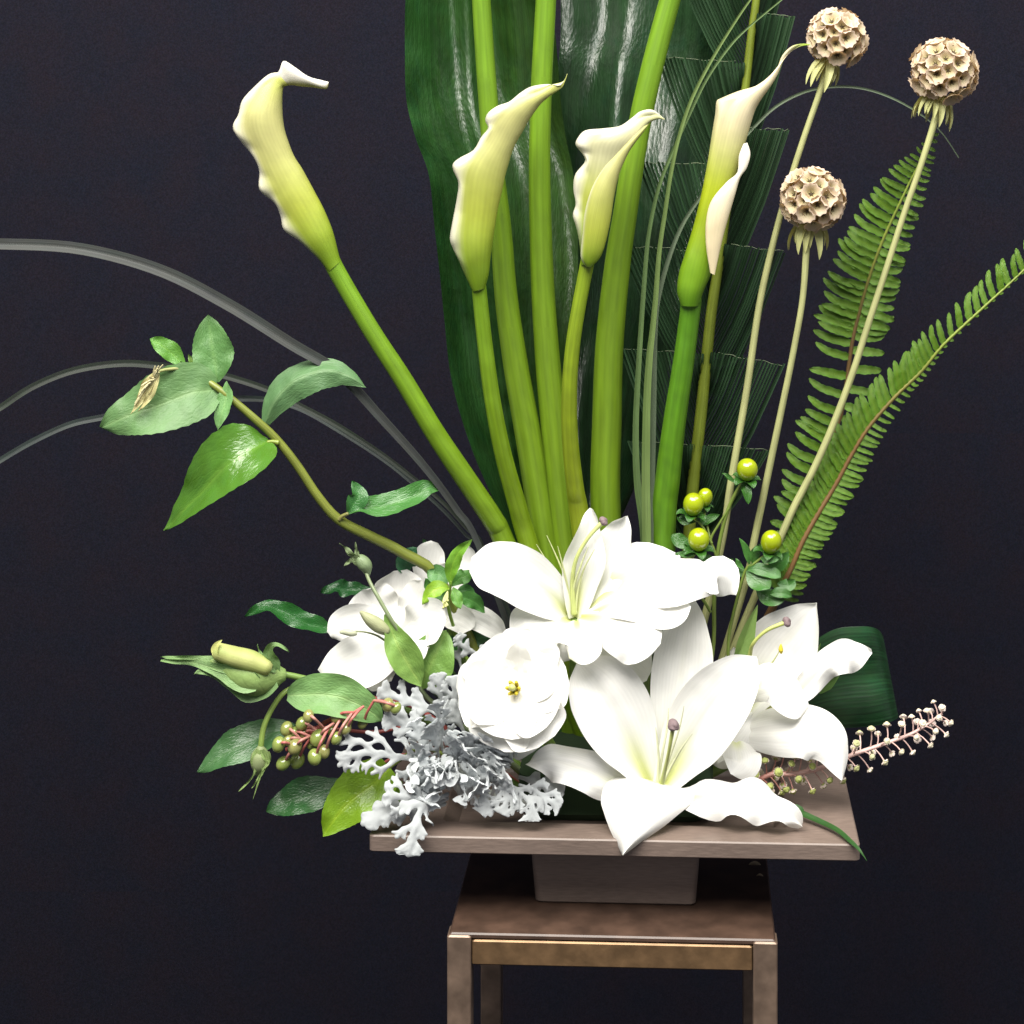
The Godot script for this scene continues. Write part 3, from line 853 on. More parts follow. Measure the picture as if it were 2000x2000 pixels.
func fern(label: String, path: PackedVector3Array, end: Vector3, pairs: int, left: Array, right: Array, tilt_l: float, tilt_r: float, face: Vector3, pinnae: Array, rib_col: Color, slim: float) -> void:
	var o := thing("fern_frond", label, "fern", end, "sword fern fronds at the right")
	var rib := path.duplicate()
	rib.append(path[path.size() - 1].lerp(end, 0.5) + Vector3(-0.004, 0, 0))
	rib.append(end)
	var s := Shape.new()
	tube(s, rib, [0.0006, 0.0010, 0.0013, 0.0016, 0.0018, 0.0018], 8, func(t: float, turn: float) -> Color: return Color(0.2, 0.26, 0.04).lerp(rib_col, smoothstep(0.15, 0.5, t)), 60)
	part(o, "rib", s, mats.stem)
	for i in pairs:
		var t := pow((i + 0.3) / pairs, 0.96)
		var p := sp3(path, t)
		var dir := (sp3(path, maxf(t - 0.02, 0.0)) - sp3(path, minf(t + 0.02, 1.0))).normalized()
		var side := dir.cross(face).normalized()
		var n := side.cross(dir).normalized()
		for k in [-1, 1]:
			var len: float = spf(left if k < 0 else right, t) * rng.randf_range(0.92, 1.06)
			if len < 0.0015:
				continue
			var tilt: float = (tilt_l if k < 0 else tilt_r) + rng.randf_range(-0.1, 0.1)
			var x: Vector3 = (side * k * cos(tilt) + dir * sin(tilt) + n * rng.randf_range(-0.05, 0.22)).normalized()
			var y: Vector3 = (dir - x * dir.dot(x)).normalized()
			var z := x.cross(y)
			if k < 0:
				z = -z
			var wide := clampf(len * slim, 0.009, 0.021) * rng.randf_range(0.9, 1.05)
			put(o, "leaflet", pinnae[rng.randi() % 4], mats.fern, Transform3D(Basis(x * len, y * wide, z * len), p + dir * (0.0026 * k) - end))


func ferns() -> void:
	var pinnae := pinna_meshes()
	var k := 0.000335
	var p := pts("C", [1440, 735, 1385, 850, 1330, 955, 1260, 1100, 1190, 1250, 1130, 1400, 1080, 1550, 1040, 1700, 1005, 1850, 950, 2216, 870, 2416, 800, 2656, 730, 2836, 660, 3080, 600, 3250], [-0.035, -0.045, -0.03])
	fern("upright sword fern frond with leaflets spread both ways, behind the rightmost seed head's stem", p, stem_end(0.05, -0.028), 53, [8 * k, 34 * k, 56 * k, 72 * k, 84 * k, 86 * k, 84 * k, 80 * k, 76 * k, 68 * k, 56 * k, 44 * k], [10 * k, 26 * k, 40 * k, 52 * k, 62 * k, 68 * k, 72 * k, 70 * k, 66 * k, 58 * k, 50 * k, 40 * k], 0.05, -0.06, Vector3(0.1, 0.1, 1), pinnae, Color(0.11, 0.065, 0.022), 0.95)
	p = pts("F", [2060, -330, 1900, -170, 1715, 0, 1500, 200, 1380, 345, 1250, 470, 1100, 640, 1000, 800, 920, 950, 830, 1100, 740, 1260, 680, 1400, 620, 1520], [-0.01, -0.02, -0.01])
	fern("sword fern frond arching out to the right edge, leaflets folded upward", p, stem_end(0.056, -0.02), 58, [44 * k, 52 * k, 52 * k, 60 * k, 66 * k, 66 * k, 64 * k, 60 * k, 50 * k], [4 * k, 6 * k, 9 * k, 16 * k, 32 * k, 42 * k, 44 * k, 44 * k, 40 * k], 0.5, 0.15, Vector3(0.0, 0.35, 1), pinnae, Color(0.15, 0.08, 0.028), 0.9)


# ---------------------------------------------------------------- berries on green sprigs
func berry_sprigs() -> void:
	var leafy := Color(0.034, 0.11, 0.018)
	var berry := func(o: Node3D, x: float, y: float, z: float, rx: float, ry: float, lean: Vector3) -> void:
		var c := pts("N", [x, y], [z])[0]
		var r := size_at("N", rx, z)
		var h := size_at("N", ry, z)
		var ax := lean.normalized()
		var s := Shape.new()
		var p := PackedVector3Array()
		var rad := []
		for i in 13:
			var f := PI * i / 12.0
			p.append(c - ax * h * cos(f))
			rad.append(r * maxf(sin(f), 0.02) * (1.0 - 0.06 * cos(f)))
		tube(s, p, rad, 20, func(t: float, turn: float) -> Color: return Color(0.2, 0.28, 0.006).lerp(Color(0.27, 0.32, 0.006), t), 24, 1.0, Vector3.ZERO, false)
		part(o, "berry", s, mats.berry)
		for q in 5:
			var f: float = TAU * q / 5.0 + x
			var b := Basis(Quaternion(Vector3.UP, ax)).rotated(ax, f)
			s = Shape.new()
			var e := c - ax * h * 0.92
			blade(s, PackedVector3Array([e, e + b * Vector3(r * 0.6, -h * 0.02, 0), e + b * Vector3(r * 1.15, h * 0.1, 0), e + b * Vector3(r * 1.5, -h * 0.15, 0)]), r * 0.55, LEAF, ax, {"nv": 8, "nu": 4, "cup": 0.3, "col": leafy})
			part(o, "sepal", s, mats.wet_leaf)
	var stalk := func(o: Node3D, flat: Array, zs: Array, w: float, end: Variant) -> void:
		var s := Shape.new()
		var p := pts("N", flat, zs)
		if end is Vector3:
			p.append(p[p.size() - 1].lerp(end, 0.5))
			p.append(end)
		var r := size_at("N", w)
		tube(s, p, [r * 0.8, r, r], 8, Color(0.14, 0.2, 0.035))
		part(o, "stem", s, mats.stem)
	var leaf := func(o: Node3D, flat: Array, zs: Array, w: float, face: Vector3, c: Color) -> void:
		var s := Shape.new()
		bl(s, "N", flat, zs, w, LEAF, face, {"fold": 0.25, "col": c, "ruffle": [0.0008, 1.5, 0.3], "nv": 16})
		part(o, "leaf", s, mats.wet_leaf)

	var e := stem_end(0.042, 0.006)
	var o := thing("berry_sprig", "sprig with four yellow-green berries just right of the bright green stem", "berry sprig", e, "yellow-green berry sprigs")
	stalk.call(o, [1110, 450, 1045, 545, 960, 720, 890, 950, 830, 1270, 800, 1700, 780, 2300], [0.004, 0.002], 22.0, e)
	stalk.call(o, [960, 730, 860, 890, 765, 1060, 800, 1180, 828, 1275], [0.004, 0.005], 14.0, null)
	stalk.call(o, [600, 850, 680, 940, 745, 1060, 775, 1110], [0.003, 0.005], 14.0, null)
	stalk.call(o, [690, 740, 720, 900, 755, 1050], [-0.004, 0.003], 12.0, null)
	stalk.call(o, [620, 1200, 545, 1300, 560, 1500, 760, 1850], [0.01, 0.008], 16.0, null)
	berry.call(o, 1155.0, 318.0, 0.006, 114.0, 124.0, Vector3(0.1, 1, 0.25))
	berry.call(o, 700.0, 618.0, -0.006, 82.0, 104.0, Vector3(0.2, 1, 0.1))
	berry.call(o, 575.0, 692.0, 0.005, 112.0, 128.0, Vector3(0.15, 1, 0.2))
	berry.call(o, 632.0, 1072.0, 0.013, 118.0, 128.0, Vector3(0.05, 1, 0.3))
	for a in [[[1060, 480, 960, 400, 880, 350], [0.004], 24.0], [[1080, 500, 1140, 520, 1170, 690], [0.006, 0.012], 60.0], [[600, 880, 480, 860, 400, 830], [0.004, 0.0], 55.0], [[640, 900, 720, 860, 860, 800], [0.0], 50.0], [[600, 1180, 420, 1080, 345, 1010], [0.008, 0.004], 75.0], [[640, 1200, 500, 1230, 370, 1222], [0.014, 0.016], 36.0], [[620, 1210, 700, 1270, 800, 1300], [0.014, 0.01], 60.0], [[840, 1230, 930, 1290, 1010, 1280], [0.003], 22.0]]:
		leaf.call(o, a[0], a[1], a[2], Vector3(0.1, 0.6, 1), leafy)

	e = stem_end(0.05, 0.0)
	o = thing("berry_sprig", "leafy sprig with a single yellow-green berry before the foot of the ferns", "berry sprig", e, "yellow-green berry sprigs")
	stalk.call(o, [1380, 1210, 1230, 1330, 1140, 1400, 1050, 1700, 960, 2100, 930, 2500], [0.008, 0.0], 18.0, e)
	berry.call(o, 1412.0, 1098.0, 0.008, 112.0, 132.0, Vector3(0.25, 1, 0.2))
	for a in [[[1150, 1400, 1250, 1380, 1450, 1440, 1520, 1480], [0.006, 0.014], 70.0], [[1150, 1410, 1230, 1500, 1350, 1560, 1400, 1600], [0.006, 0.016], 105.0], [[1180, 1350, 1150, 1200, 1070, 1050], [0.0], 40.0], [[1210, 1330, 1240, 1220, 1260, 1130], [0.004], 55.0], [[1300, 1270, 1380, 1290, 1520, 1270], [0.012], 45.0], [[1140, 1420, 1080, 1430, 1000, 1450], [0.0], 40.0], [[1250, 1600, 1400, 1700, 1560, 1720], [0.004, 0.012], 95.0], [[1350, 1400, 1500, 1330, 1600, 1200], [0.0], 80.0], [[1130, 1400, 1060, 1330, 1030, 1270], [0.004], 30.0], [[1480, 1540, 1600, 1560, 1670, 1500], [0.006], 70.0], [[1400, 1660, 1520, 1640, 1640, 1690], [0.012], 60.0]]:
		leaf.call(o, a[0], a[1], a[2], Vector3(0.1, 0.5, 1), leafy.lerp(Color(0.05, 0.15, 0.03), rng.randf()))


# ---------------------------------------------------------------- lilies
const WHITE := Color(0.82, 0.815, 0.79)

func throat(t: float, u: float) -> Color:
	var g := smoothstep(0.42, 0.06, t) * exp(-u * u * 7.0)
	var c := WHITE.lerp(Color(0.5, 0.56, 0.06), g * 0.95)
	return c.lerp(Color(0.8, 0.79, 0.66), 0.25 * exp(-u * u * 60.0) * smoothstep(1.0, 0.5, t))


func pistil(o: Node3D, key: String, flat: Array, zs: Array, r: float, ball: float, tint: Color) -> void:
	var s := Shape.new()
	var p := pts(key, flat, zs)
	var k := size_at(key, 1.0, zs[0])
	tube(s, p, [r * k * 1.5, r * k, r * k * 0.85, r * k * 1.1], 9, tint, 24)
	var m := part(o, "pistil", s, mats.stem)
	s = Shape.new()
	var c := p[p.size() - 1]
	var ax := (c - p[p.size() - 2]).normalized()
	var rb := ball * k
	var q := PackedVector3Array()
	var rad := []
	for i in 9:
		var f := PI * i / 8.0
		q.append(c + ax * (rb * 0.3 - rb * 0.75 * cos(f)))
		rad.append(rb * maxf(sin(f), 0.03))
	var o0 := s.v.size()
	tube(s, q, rad, 18, Color(0.17, 0.12, 0.125), 14, 1.0, Vector3.ZERO, false)
	for i in range(o0, s.v.size()):  # three lobes
		var d := s.v[i] - c
		var f := atan2(d.dot(ax.cross(Vector3.UP).normalized()), d.dot(Vector3.UP))
		s.v[i] = c + d * (1.0 + 0.12 * cos(3.0 * f) + 0.06 * mottle.get_noise_3dv(s.v[i] * 900.0))
	put(m, "stigma", s.mesh(o.global_position), mats.dull)


func filament(o: Node3D, key: String, flat: Array, zs: Array, r: float, tint := Color(0.6, 0.64, 0.32)) -> void:
	var s := Shape.new()
	var k := size_at(key, r, zs[0])
	tube(s, pts(key, flat, zs), [k * 1.1, k, k * 0.7, k * 0.25], 6, tint, 14)
	part(o, "filament", s, mats.stem)


func petal(o: Node3D, key: String, flat: Array, zs: Array, half: float, face: Vector3, opt := {}, profile := LILY) -> void:
	var s := Shape.new()
	var look := {"nv": 34, "nu": 16, "cup": 0.25, "vary": 0.012, "ribs": 0.00012, "keel": 0.0012, "noise": 0.0004, "ruffle": [0.0016, 1.7, rng.randf() * 6.0], "col": throat}
	look.merge(opt, true)
	bl(s, key, flat, zs, half, profile, face, look)
	part(o, "petal", s, mats.petal)


func neck(o: Node3D, from: Vector3, via: Vector3, end: Vector3) -> void:
	var s := Shape.new()
	tube(s, PackedVector3Array([from, from.lerp(via, 0.6), via, end]), [0.006, 0.0045, 0.0035, 0.0035], 10, Color(0.16, 0.26, 0.05), 20)
	part(o, "stem", s, mats.stem)


func lilies() -> void:
	# top lily, open upwards
	var e := stem_end(0.0, 0.008)
	var o := thing("white_lily", "uppermost white lily, opening upward at the foot of the green stalks", "lily", e, "white lilies")
	neck(o, pts("I", [775, 760], [0.012])[0], pts("I", [800, 1150], [0.008])[0], e)
	petal(o, "I", [775, 740, 650, 615, 450, 480, 300, 420, 125, 395], [0.012, 0.03, 0.034, 0.028], 175.0, Vector3(0.15, 0.5, 1), {"cup": 0.2, "ruffle": [0.002, 1.6, 0.5]}, ROUND)
	petal(o, "I", [800, 730, 910, 500, 1000, 320, 1060, 190, 1104, 90], [0.013, 0.012, 0.008, 0.008], 150.0, Vector3(0.0, 0.25, 1), {"cup": 0.3, "ruffle": [0.003, 2.0, 2.4]}, [0.35, 0.7, 0.95, 1.0, 0.85, 0.62, 0.42, 0.05])
	petal(o, "I", [785, 730, 810, 500, 840, 310, 868, 160, 886, 42], [0.015, 0.017, 0.015, 0.014], 130.0, Vector3(0.25, 0.25, 1), {"cup": 0.45, "ruffle": [0.003, 1.8, 0.6]}, [0.35, 0.7, 0.95, 1.0, 0.85, 0.62, 0.36, 0.04])
	petal(o, "I", [800, 700, 1000, 530, 1200, 450, 1420, 500, 1590, 470, 1690, 460, 1735, 590], [0.012, 0.02, 0.034, 0.032, 0.026], 215.0, Vector3(-0.1, 0.75, 1), {"cup": -0.15, "ruffle": [0.0045, 2.6, 4.2]}, [0.4, 0.75, 1.0, 0.95, 0.62, 0.48, 0.62, 0.25])
	petal(o, "I", [800, 720, 960, 740, 1110, 800, 1220, 870, 1290, 930], [0.014, 0.04, 0.052, 0.054], 175.0, Vector3(-0.3, 0.8, 1), {"cup": -0.3, "ruffle": [0.003, 2.0, 1.0]}, ROUND)
	petal(o, "I", [900, 760, 1000, 900, 1130, 1000, 1250, 1090], [0.012, 0.02, 0.016], 150.0, Vector3(0, 0.4, 1), {"cup": -0.1}, ROUND)
	petal(o, "I", [770, 760, 690, 880, 670, 1010], [0.016, 0.03, 0.03], 150.0, Vector3(0, 0.5, 1), {"cup": -0.1}, ROUND)
	petal(o, "I", [775, 740, 640, 740, 500, 790, 390, 850], [0.014, 0.03, 0.036, 0.034], 165.0, Vector3(0.2, 0.7, 1), {"cup": -0.1}, ROUND)
	petal(o, "I", [790, 740, 800, 830, 790, 920, 745, 985], [0.018, 0.045, 0.056, 0.056], 150.0, Vector3(0.0, 0.6, 1), {"cup": -0.25, "col": func(t: float, u: float) -> Color: return throat(t, u).lerp(Color(0.62, 0.64, 0.3), smoothstep(0.85, 1.0, t) * 0.7)}, LILY)
	petal(o, "I", [830, 740, 1000, 650, 1180, 640, 1360, 690, 1500, 640], [0.016, 0.036, 0.044, 0.04], 110.0, Vector3(-0.2, 0.9, 1), {"cup": -0.2}, ROUND)
	pistil(o, "I", [775, 700, 765, 520, 790, 360, 870, 220, 955, 130], [0.016, 0.022, 0.02], 14.0, 30.0, Color(0.5, 0.56, 0.2))
	for a in [[[760, 700, 740, 540, 690, 400, 605, 212], 0.02], [[765, 700, 740, 560, 710, 420, 674, 280], 0.028], [[750, 700, 700, 540, 620, 400, 540, 268], 0.03], [[785, 700, 800, 560, 840, 420, 905, 300], 0.022], [[790, 700, 770, 560, 820, 400, 866, 285], 0.026]]:
		filament(o, "I", a[0], [0.016, a[1]], 8.0)

	# front lily
	e = stem_end(0.014, 0.02)
	o = thing("white_lily", "white lily in front with green throat, one petal hanging over the tray edge", "lily", e, "white lilies")
	neck(o, pts("I", [1290, 1850], [0.038])[0], pts("I", [1270, 1870], [0.024])[0], e)
	petal(o, "I", [1315, 1800, 1400, 1400, 1450, 1080, 1480, 820, 1520, 600], [0.038, 0.03, 0.022, 0.02], 190.0, Vector3(0, 0.15, 1), {"cup": 0.3, "ruffle": [0.002, 1.4, 0.4]}, LILY)
	petal(o, "I", [1280, 1820, 1140, 1540, 1010, 1300, 900, 1130, 800, 1010], [0.042, 0.046, 0.044, 0.036], 238.0, Vector3(0.35, 0.2, 1), {"cup": 0.22, "keel": 0.003, "ruffle": [0.002, 1.3, 1.0]}, [0.25, 0.5, 0.85, 1.0, 1.0, 0.9, 0.6, 0.04])
	petal(o, "J", [660, 1010, 800, 780, 930, 580, 1060, 420, 1180, 285], [0.044, 0.046, 0.05, 0.044], 185.0, Vector3(-0.3, 0.2, 1), {"cup": 0.28, "keel": 0.003, "ruffle": [0.0018, 1.3, 2.0]}, [0.25, 0.55, 0.88, 1.0, 0.98, 0.85, 0.55, 0.04])
	petal(o, "I", [1240, 1830, 1080, 1790, 900, 1710, 700, 1640, 590, 1630, 470, 1650], [0.042, 0.05, 0.052, 0.05], 130.0, Vector3(0.1, 0.7, 1), {"cup": -0.2, "ruffle": [0.005, 2.3, 0.7]}, [0.3, 0.6, 0.9, 1.0, 0.95, 0.8, 0.45, 0.03])
	petal(o, "J", [670, 1020, 850, 1050, 1020, 1040, 1180, 1060, 1310, 1110, 1428, 1200], [0.05, 0.06, 0.067, 0.069], 105.0, Vector3(0, 0.9, 1), {"cup": -0.15, "ruffle": [0.0068, 3.0, 3.4]}, [0.3, 0.6, 0.95, 1.0, 1.0, 0.9, 0.55, 0.03])
	var hang := Shape.new()
	two_edges(hang, "J", [630, 962, 655, 962, 500, 926, 755, 988, 380, 955, 862, 1010, 342, 1050, 826, 1075, 360, 1132, 752, 1140, 392, 1220, 668, 1208, 426, 1290, 578, 1270, 456, 1352, 463, 1354],
		func(t: float, u: float) -> float: return 0.05 + 0.046 * pow(t, 0.9) - 0.016 * pow(2.0 * u - 1.0, 2.0) * (1.0 - 0.4 * t) - 0.003 * exp(-pow((u - 0.5) / 0.07, 2.0)) * (1.0 - t) + 0.0015 * sin(t * 9.0 + 2.0) * absf(2.0 * u - 1.0),
		func(t: float, u: float) -> Color: return throat(t * 1.1 + 0.02, 2.0 * u - 1.0), 26, 44, 0.012)
	part(o, "petal", hang, mats.petal)
	pistil(o, "I", [1318, 1815, 1345, 1700, 1375, 1560, 1400, 1415], [0.054, 0.07, 0.078], 13.0, 40.0, Color(0.5, 0.56, 0.17))
	var s := Shape.new()
	tube(s, pts("I", [1298, 1845, 1308, 1815, 1322, 1780], [0.053, 0.056]), [0.0036, 0.0032, 0.0022], 10, Color(0.2, 0.24, 0.03), 8)
	part(o, "ovary", s, mats.stem)
	for a in [[[1300, 1800, 1330, 1600, 1365, 1400, 1370, 1300], 0.05], [[1310, 1800, 1380, 1600, 1440, 1420, 1468, 1285], 0.058], [[1295, 1800, 1310, 1640, 1300, 1500, 1290, 1420], 0.054], [[1315, 1800, 1400, 1640, 1460, 1540, 1520, 1460], 0.06]]:
		filament(o, "I", a[0], [0.054, a[1]], 8.0, Color(0.62, 0.64, 0.42))

	# right lily
	e = stem_end(0.034, 0.006)
	o = thing("white_lily", "white lily at the right, beside the folded dark green leaf", "lily", e, "white lilies")
	neck(o, pts("K", [330, 960], [0.006])[0], pts("K", [250, 1200], [0.004])[0], e)
	petal(o, "K", [360, 860, 470, 600, 590, 420, 720, 270, 860, 95], [0.012, 0.0, 0.004, 0.01], 235.0, Vector3(-0.15, 0.3, 1), {"left": 0.95, "right": 1.12, "cup": 0.35, "ruffle": [0.003, 2.0, 0.8]}, [0.3, 0.6, 0.9, 1.0, 1.0, 0.88, 0.52, 0.03])
	petal(o, "K", [480, 860, 640, 760, 780, 680, 920, 520, 1040, 465, 1140, 450, 1240, 430], [0.012, 0.022, 0.024, 0.026], 110.0, Vector3(-0.1, 0.5, 1), {"cup": -0.2, "ruffle": [0.0045, 3.2, 0.2]}, [0.5, 0.7, 0.75, 0.8, 0.98, 1.0, 0.78, 0.1])
	petal(o, "K", [390, 980, 560, 960, 760, 960, 900, 1020, 980, 1130, 1035, 1310], [0.02, 0.04, 0.05, 0.056], 180.0, Vector3(-0.1, 0.65, 1), {"col": WHITE, "cup": -0.35, "ruffle": [0.0025, 1.6, 2.2]}, [0.6, 0.85, 1.0, 1.0, 0.95, 0.8, 0.5, 0.04])
	petal(o, "K", [330, 820, 420, 690, 560, 640, 700, 760, 790, 820], [0.02, 0.034, 0.04, 0.036], 130.0, Vector3(0, 0.7, 1), {"cup": -0.2}, ROUND)
	petal(o, "K", [370, 900, 330, 700, 310, 520, 290, 400], [0.006, -0.008, -0.008], 120.0, Vector3(0.1, 0.2, 1), {"cup": 0.3}, LILY)
	petal(o, "K", [430, 860, 340, 980, 240, 1100, 190, 1230], [0.014, 0.024, 0.022], 170.0, Vector3(0, 0.4, 1), {"col": WHITE, "cup": -0.2}, ROUND)
	petal(o, "K", [300, 1000, 320, 1100, 330, 1190, 270, 1270], [0.018, 0.036, 0.044], 150.0, Vector3(0, 0.6, 1), {"cup": -0.3}, LILY)
	pistil(o, "K", [360, 760, 400, 470, 430, 370, 520, 285, 645, 232], [0.014, 0.03, 0.03], 14.0, 34.0, Color(0.42, 0.47, 0.13))
	filament(o, "K", [400, 780, 470, 620, 560, 500, 612, 415], [0.012, 0.022], 9.0)
	s = Shape.new()
	tube(s, pts("K", [618, 440, 614, 412, 616, 382], [0.0235]), [0.0008, 0.0016, 0.0012, 0.0005], 7, Color(0.62, 0.5, 0.03), 8)
	part(o, "anther", s, mats.dull)
	for a in [[[290, 520, 350, 400, 400, 250, 455, 110], [0.02, 0.016], 62.0, Color(0.12, 0.2, 0.045)], [[640, 700, 740, 600, 830, 490, 890, 370], [-0.004, 0.0], 34.0, Color(0.14, 0.24, 0.05)], [[880, 720, 920, 670, 970, 630, 1020, 590], [0.006], 34.0, Color(0.12, 0.24, 0.05)]]:
		s = Shape.new()
		bl(s, "K", a[0], a[1], a[2], LANCE, Vector3(0.4, 0.2, 1), {"fold": 0.4, "col": a[3]})
		part(o, "leaf", s, mats.matte_leaf)


# ---------------------------------------------------------------- lisianthus
func rosette(o: Node3D, c: Vector3, axis: Vector3, r: float, layers: Array) -> void:
	var base := Basis(Quaternion(Vector3.BACK, axis.normalized()))
	for l in layers:
		for i in int(l[0]):
			var f: float = TAU * (i + l[4]) / l[0] + rng.randf_range(-0.12, 0.12)
			var tilt: float = l[1] + rng.randf_range(-0.1, 0.1)
			var len: float = r * l[2] * rng.randf_range(0.94, 1.06)
			var q := base * Vector3(cos(f), sin(f), 0)
			var n := base * Vector3.BACK
			var out := q * sin(tilt) + n * cos(tilt)
			var mid := PackedVector3Array([c, c + (q * 0.14 + n * 0.2) * len, c + (q * 0.2 + n * 0.22) * len + out * len * 0.42, c + (q * 0.2 + n * 0.2) * len + out * len * 0.8, c + (q * 0.26 + n * 0.14) * len + (out * 0.95 + q * 0.08) * len])
			var s := Shape.new()
			var deep: float = l[5]
			blade(s, mid, len * l[3], [0.2, 0.5, 0.82, 1.0, 1.0, 0.9, 0.3], n * sin(tilt) - q * cos(tilt), {"nv": 24, "nu": 14, "cup": 0.32, "vary": 0.01, "ruffle": [len * 0.05, 1.9, rng.randf() * 6.0], "noise": 0.0004,
				"col": func(t: float, u: float) -> Color: return WHITE.lerp(Color(0.66, 0.66, 0.36), smoothstep(0.45, 0.0, t) * deep)})
			part(o, "petal", s, mats.soft_petal)


func lisianthus() -> void:
	var e := stem_end(-0.02, 0.016)
	var o := thing("lisianthus_flower", "round ruffled white bloom with yellow centre, left of the front lily", "lisianthus", e, "white ruffled blooms")
	var c := pts("H", [1585, 1350], [0.056])[0]
	var axis := Vector3(-0.12, 0.42, 0.9)
	rosette(o, c, axis, 0.0242, [[6, 1.42, 1.14, 0.7, 0.2, 0.1], [5, 1.02, 1.02, 0.74, 0.6, 0.15]])
	for k in 6:
		var s := Shape.new()
		var f := TAU * k / 6.0
		var b := Basis(Quaternion(Vector3.BACK, axis.normalized()))
		tube(s, PackedVector3Array([c, c + b * Vector3(cos(f) * 0.002, sin(f) * 0.002, 0.008), c + b * Vector3(cos(f) * 0.004, sin(f) * 0.004, 0.017)]), [0.0005, 0.0006, 0.0014, 0.0010], 7, Color(0.5, 0.4, 0.02), 8)
		part(o, "stamen", s, mats.dull)
	var st := Shape.new()
	tube(st, PackedVector3Array([c, c + axis.normalized() * 0.012, c + axis.normalized() * 0.021]), [0.0024, 0.0018, 0.0022], 9, Color(0.5, 0.52, 0.16), 10)
	part(o, "pistil", st, mats.stem)
	neck(o, c - axis.normalized() * 0.002, c.lerp(e, 0.5), e)
	petal(o, "H", [1600, 1560, 1640, 1680, 1690, 1760, 1720, 1800], [0.044, 0.05, 0.05], 160.0, Vector3(0, 0.5, 1), {"cup": -0.35, "col": WHITE}, ROUND)
	petal(o, "H", [1500, 1560, 1440, 1680, 1420, 1760, 1400, 1790], [0.044, 0.05, 0.05], 150.0, Vector3(0, 0.5, 1), {"cup": -0.35, "col": WHITE}, ROUND)

	e = stem_end(-0.045, 0.006)
	o = thing("lisianthus_flower", "white bloom at the left with buds on thin stalks crossing it", "lisianthus", e, "white ruffled blooms")
	var pale := {"cup": 0.22, "keel": 0.0, "col": WHITE, "ruffle": [0.003, 2.2, 1.0]}
	for a in [
		[[700, 960, 560, 800, 470, 690, 400, 600], [0.008, 0.002, 0.006], 205.0, Vector3(0.2, 0.1, 1)], [[710, 950, 690, 760, 700, 580, 700, 440], [0.006, -0.002, 0.0], 200.0, Vector3(0, 0.1, 1)],
		[[720, 950, 780, 760, 830, 640, 870, 520], [0.008, 0.002, 0.004], 120.0, Vector3(-0.2, 0.1, 1)], [[690, 970, 500, 860, 330, 830, 170, 930], [0.012, 0.014, 0.016], 130.0, Vector3(0.2, 0.3, 1)],
		[[700, 990, 560, 1050, 360, 1150, 110, 1240], [0.018, 0.032, 0.036, 0.03], 195.0, Vector3(0.15, 0.5, 1)], [[730, 970, 830, 880, 930, 830, 1040, 840], [0.016, 0.03, 0.034], 175.0, Vector3(-0.2, 0.4, 1)],
		[[725, 900, 780, 930, 810, 1010, 800, 1115], [0.02, 0.032, 0.034], 110.0, Vector3(-0.1, 0.4, 1)],
		[[690, 1000, 560, 1120, 560, 1220, 600, 1290], [0.016, 0.02, 0.02], 150.0, Vector3(0.0, 0.4, 1)]]:
		var look := pale.duplicate()
		look["ruffle"] = [0.0028, rng.randf_range(1.6, 2.8), rng.randf() * 6.0]
		petal(o, "H", a[0], a[1], a[2], a[3], look, ROUND)
	neck(o, pts("H", [700, 980], [0.008])[0], pts("H", [900, 1250], [0.004])[0], e)

	e = stem_end(-0.03, -0.012)
	o = thing("lisianthus_flower", "partly hidden white bloom behind the small green sprig, left of the top lily", "lisianthus", e, "white ruffled blooms")
	for a in [[[1060, 640, 960, 500, 920, 380, 960, 225], [-0.012, -0.018], 125.0], [[1080, 640, 1140, 480, 1180, 370, 1190, 245], [-0.012, -0.02], 95.0], [[1000, 740, 1080, 780, 1170, 820, 1245, 880], [-0.002, 0.01], 95.0], [[1010, 720, 1180, 760, 1330, 820, 1490, 930], [-0.006, 0.006], 95.0]]:
		var look := pale.duplicate()
		look["ruffle"] = [0.002, 1.8, rng.randf() * 6.0]
		petal(o, "H", a[0], a[1], a[2], Vector3(0, 0.4, 1), look, ROUND)
	neck(o, pts("H", [1050, 680], [-0.012])[0], pts("H", [1200, 1150], [-0.012])[0], e)


# ---------------------------------------------------------------- buds, leaves, sprigs at the left
func leaf_on(o: Node3D, key: String, flat: Array, zs: Array, half: float, tint: Color, m: Material, face := Vector3(0, 0.4, 1), opt := {}, profile := LEAF, called := "leaf") -> void:
	var s := Shape.new()
	var pale := tint.lerp(Color(tint.r * 1.6, tint.g * 1.35, tint.b * 1.5), 0.7)
	var look := {"nv": 30, "nu": 12, "fold": 0.18, "cup": 0.05, "noise": 0.0014, "ruffle": [0.0012, 2.3, rng.randf() * 6.0], "teeth": [0.06, 13.0], "col": func(t: float, u: float) -> Color: return tint.lerp(pale, exp(-u * u * 300.0))}
	look.merge(opt, true)
	bl(s, key, flat, zs, half, profile, face, look)
	part(o, called, s, m)


func twig(o: Node3D, key: String, flat: Array, zs: Array, radii: Array, tint: Variant, end: Variant = null, called := "stem") -> void:
	var p := pts(key, flat, zs)
	if end is Vector3:
		p.append(p[p.size() - 1].lerp(end, 0.5))
		p.append(end)
	var r := []
	for x in radii:
		r.append(size_at(key, x, zs[0]))
	var s := Shape.new()
	tube(s, p, r, 10, tint, 44)
	part(o, called, s, mats.stem)


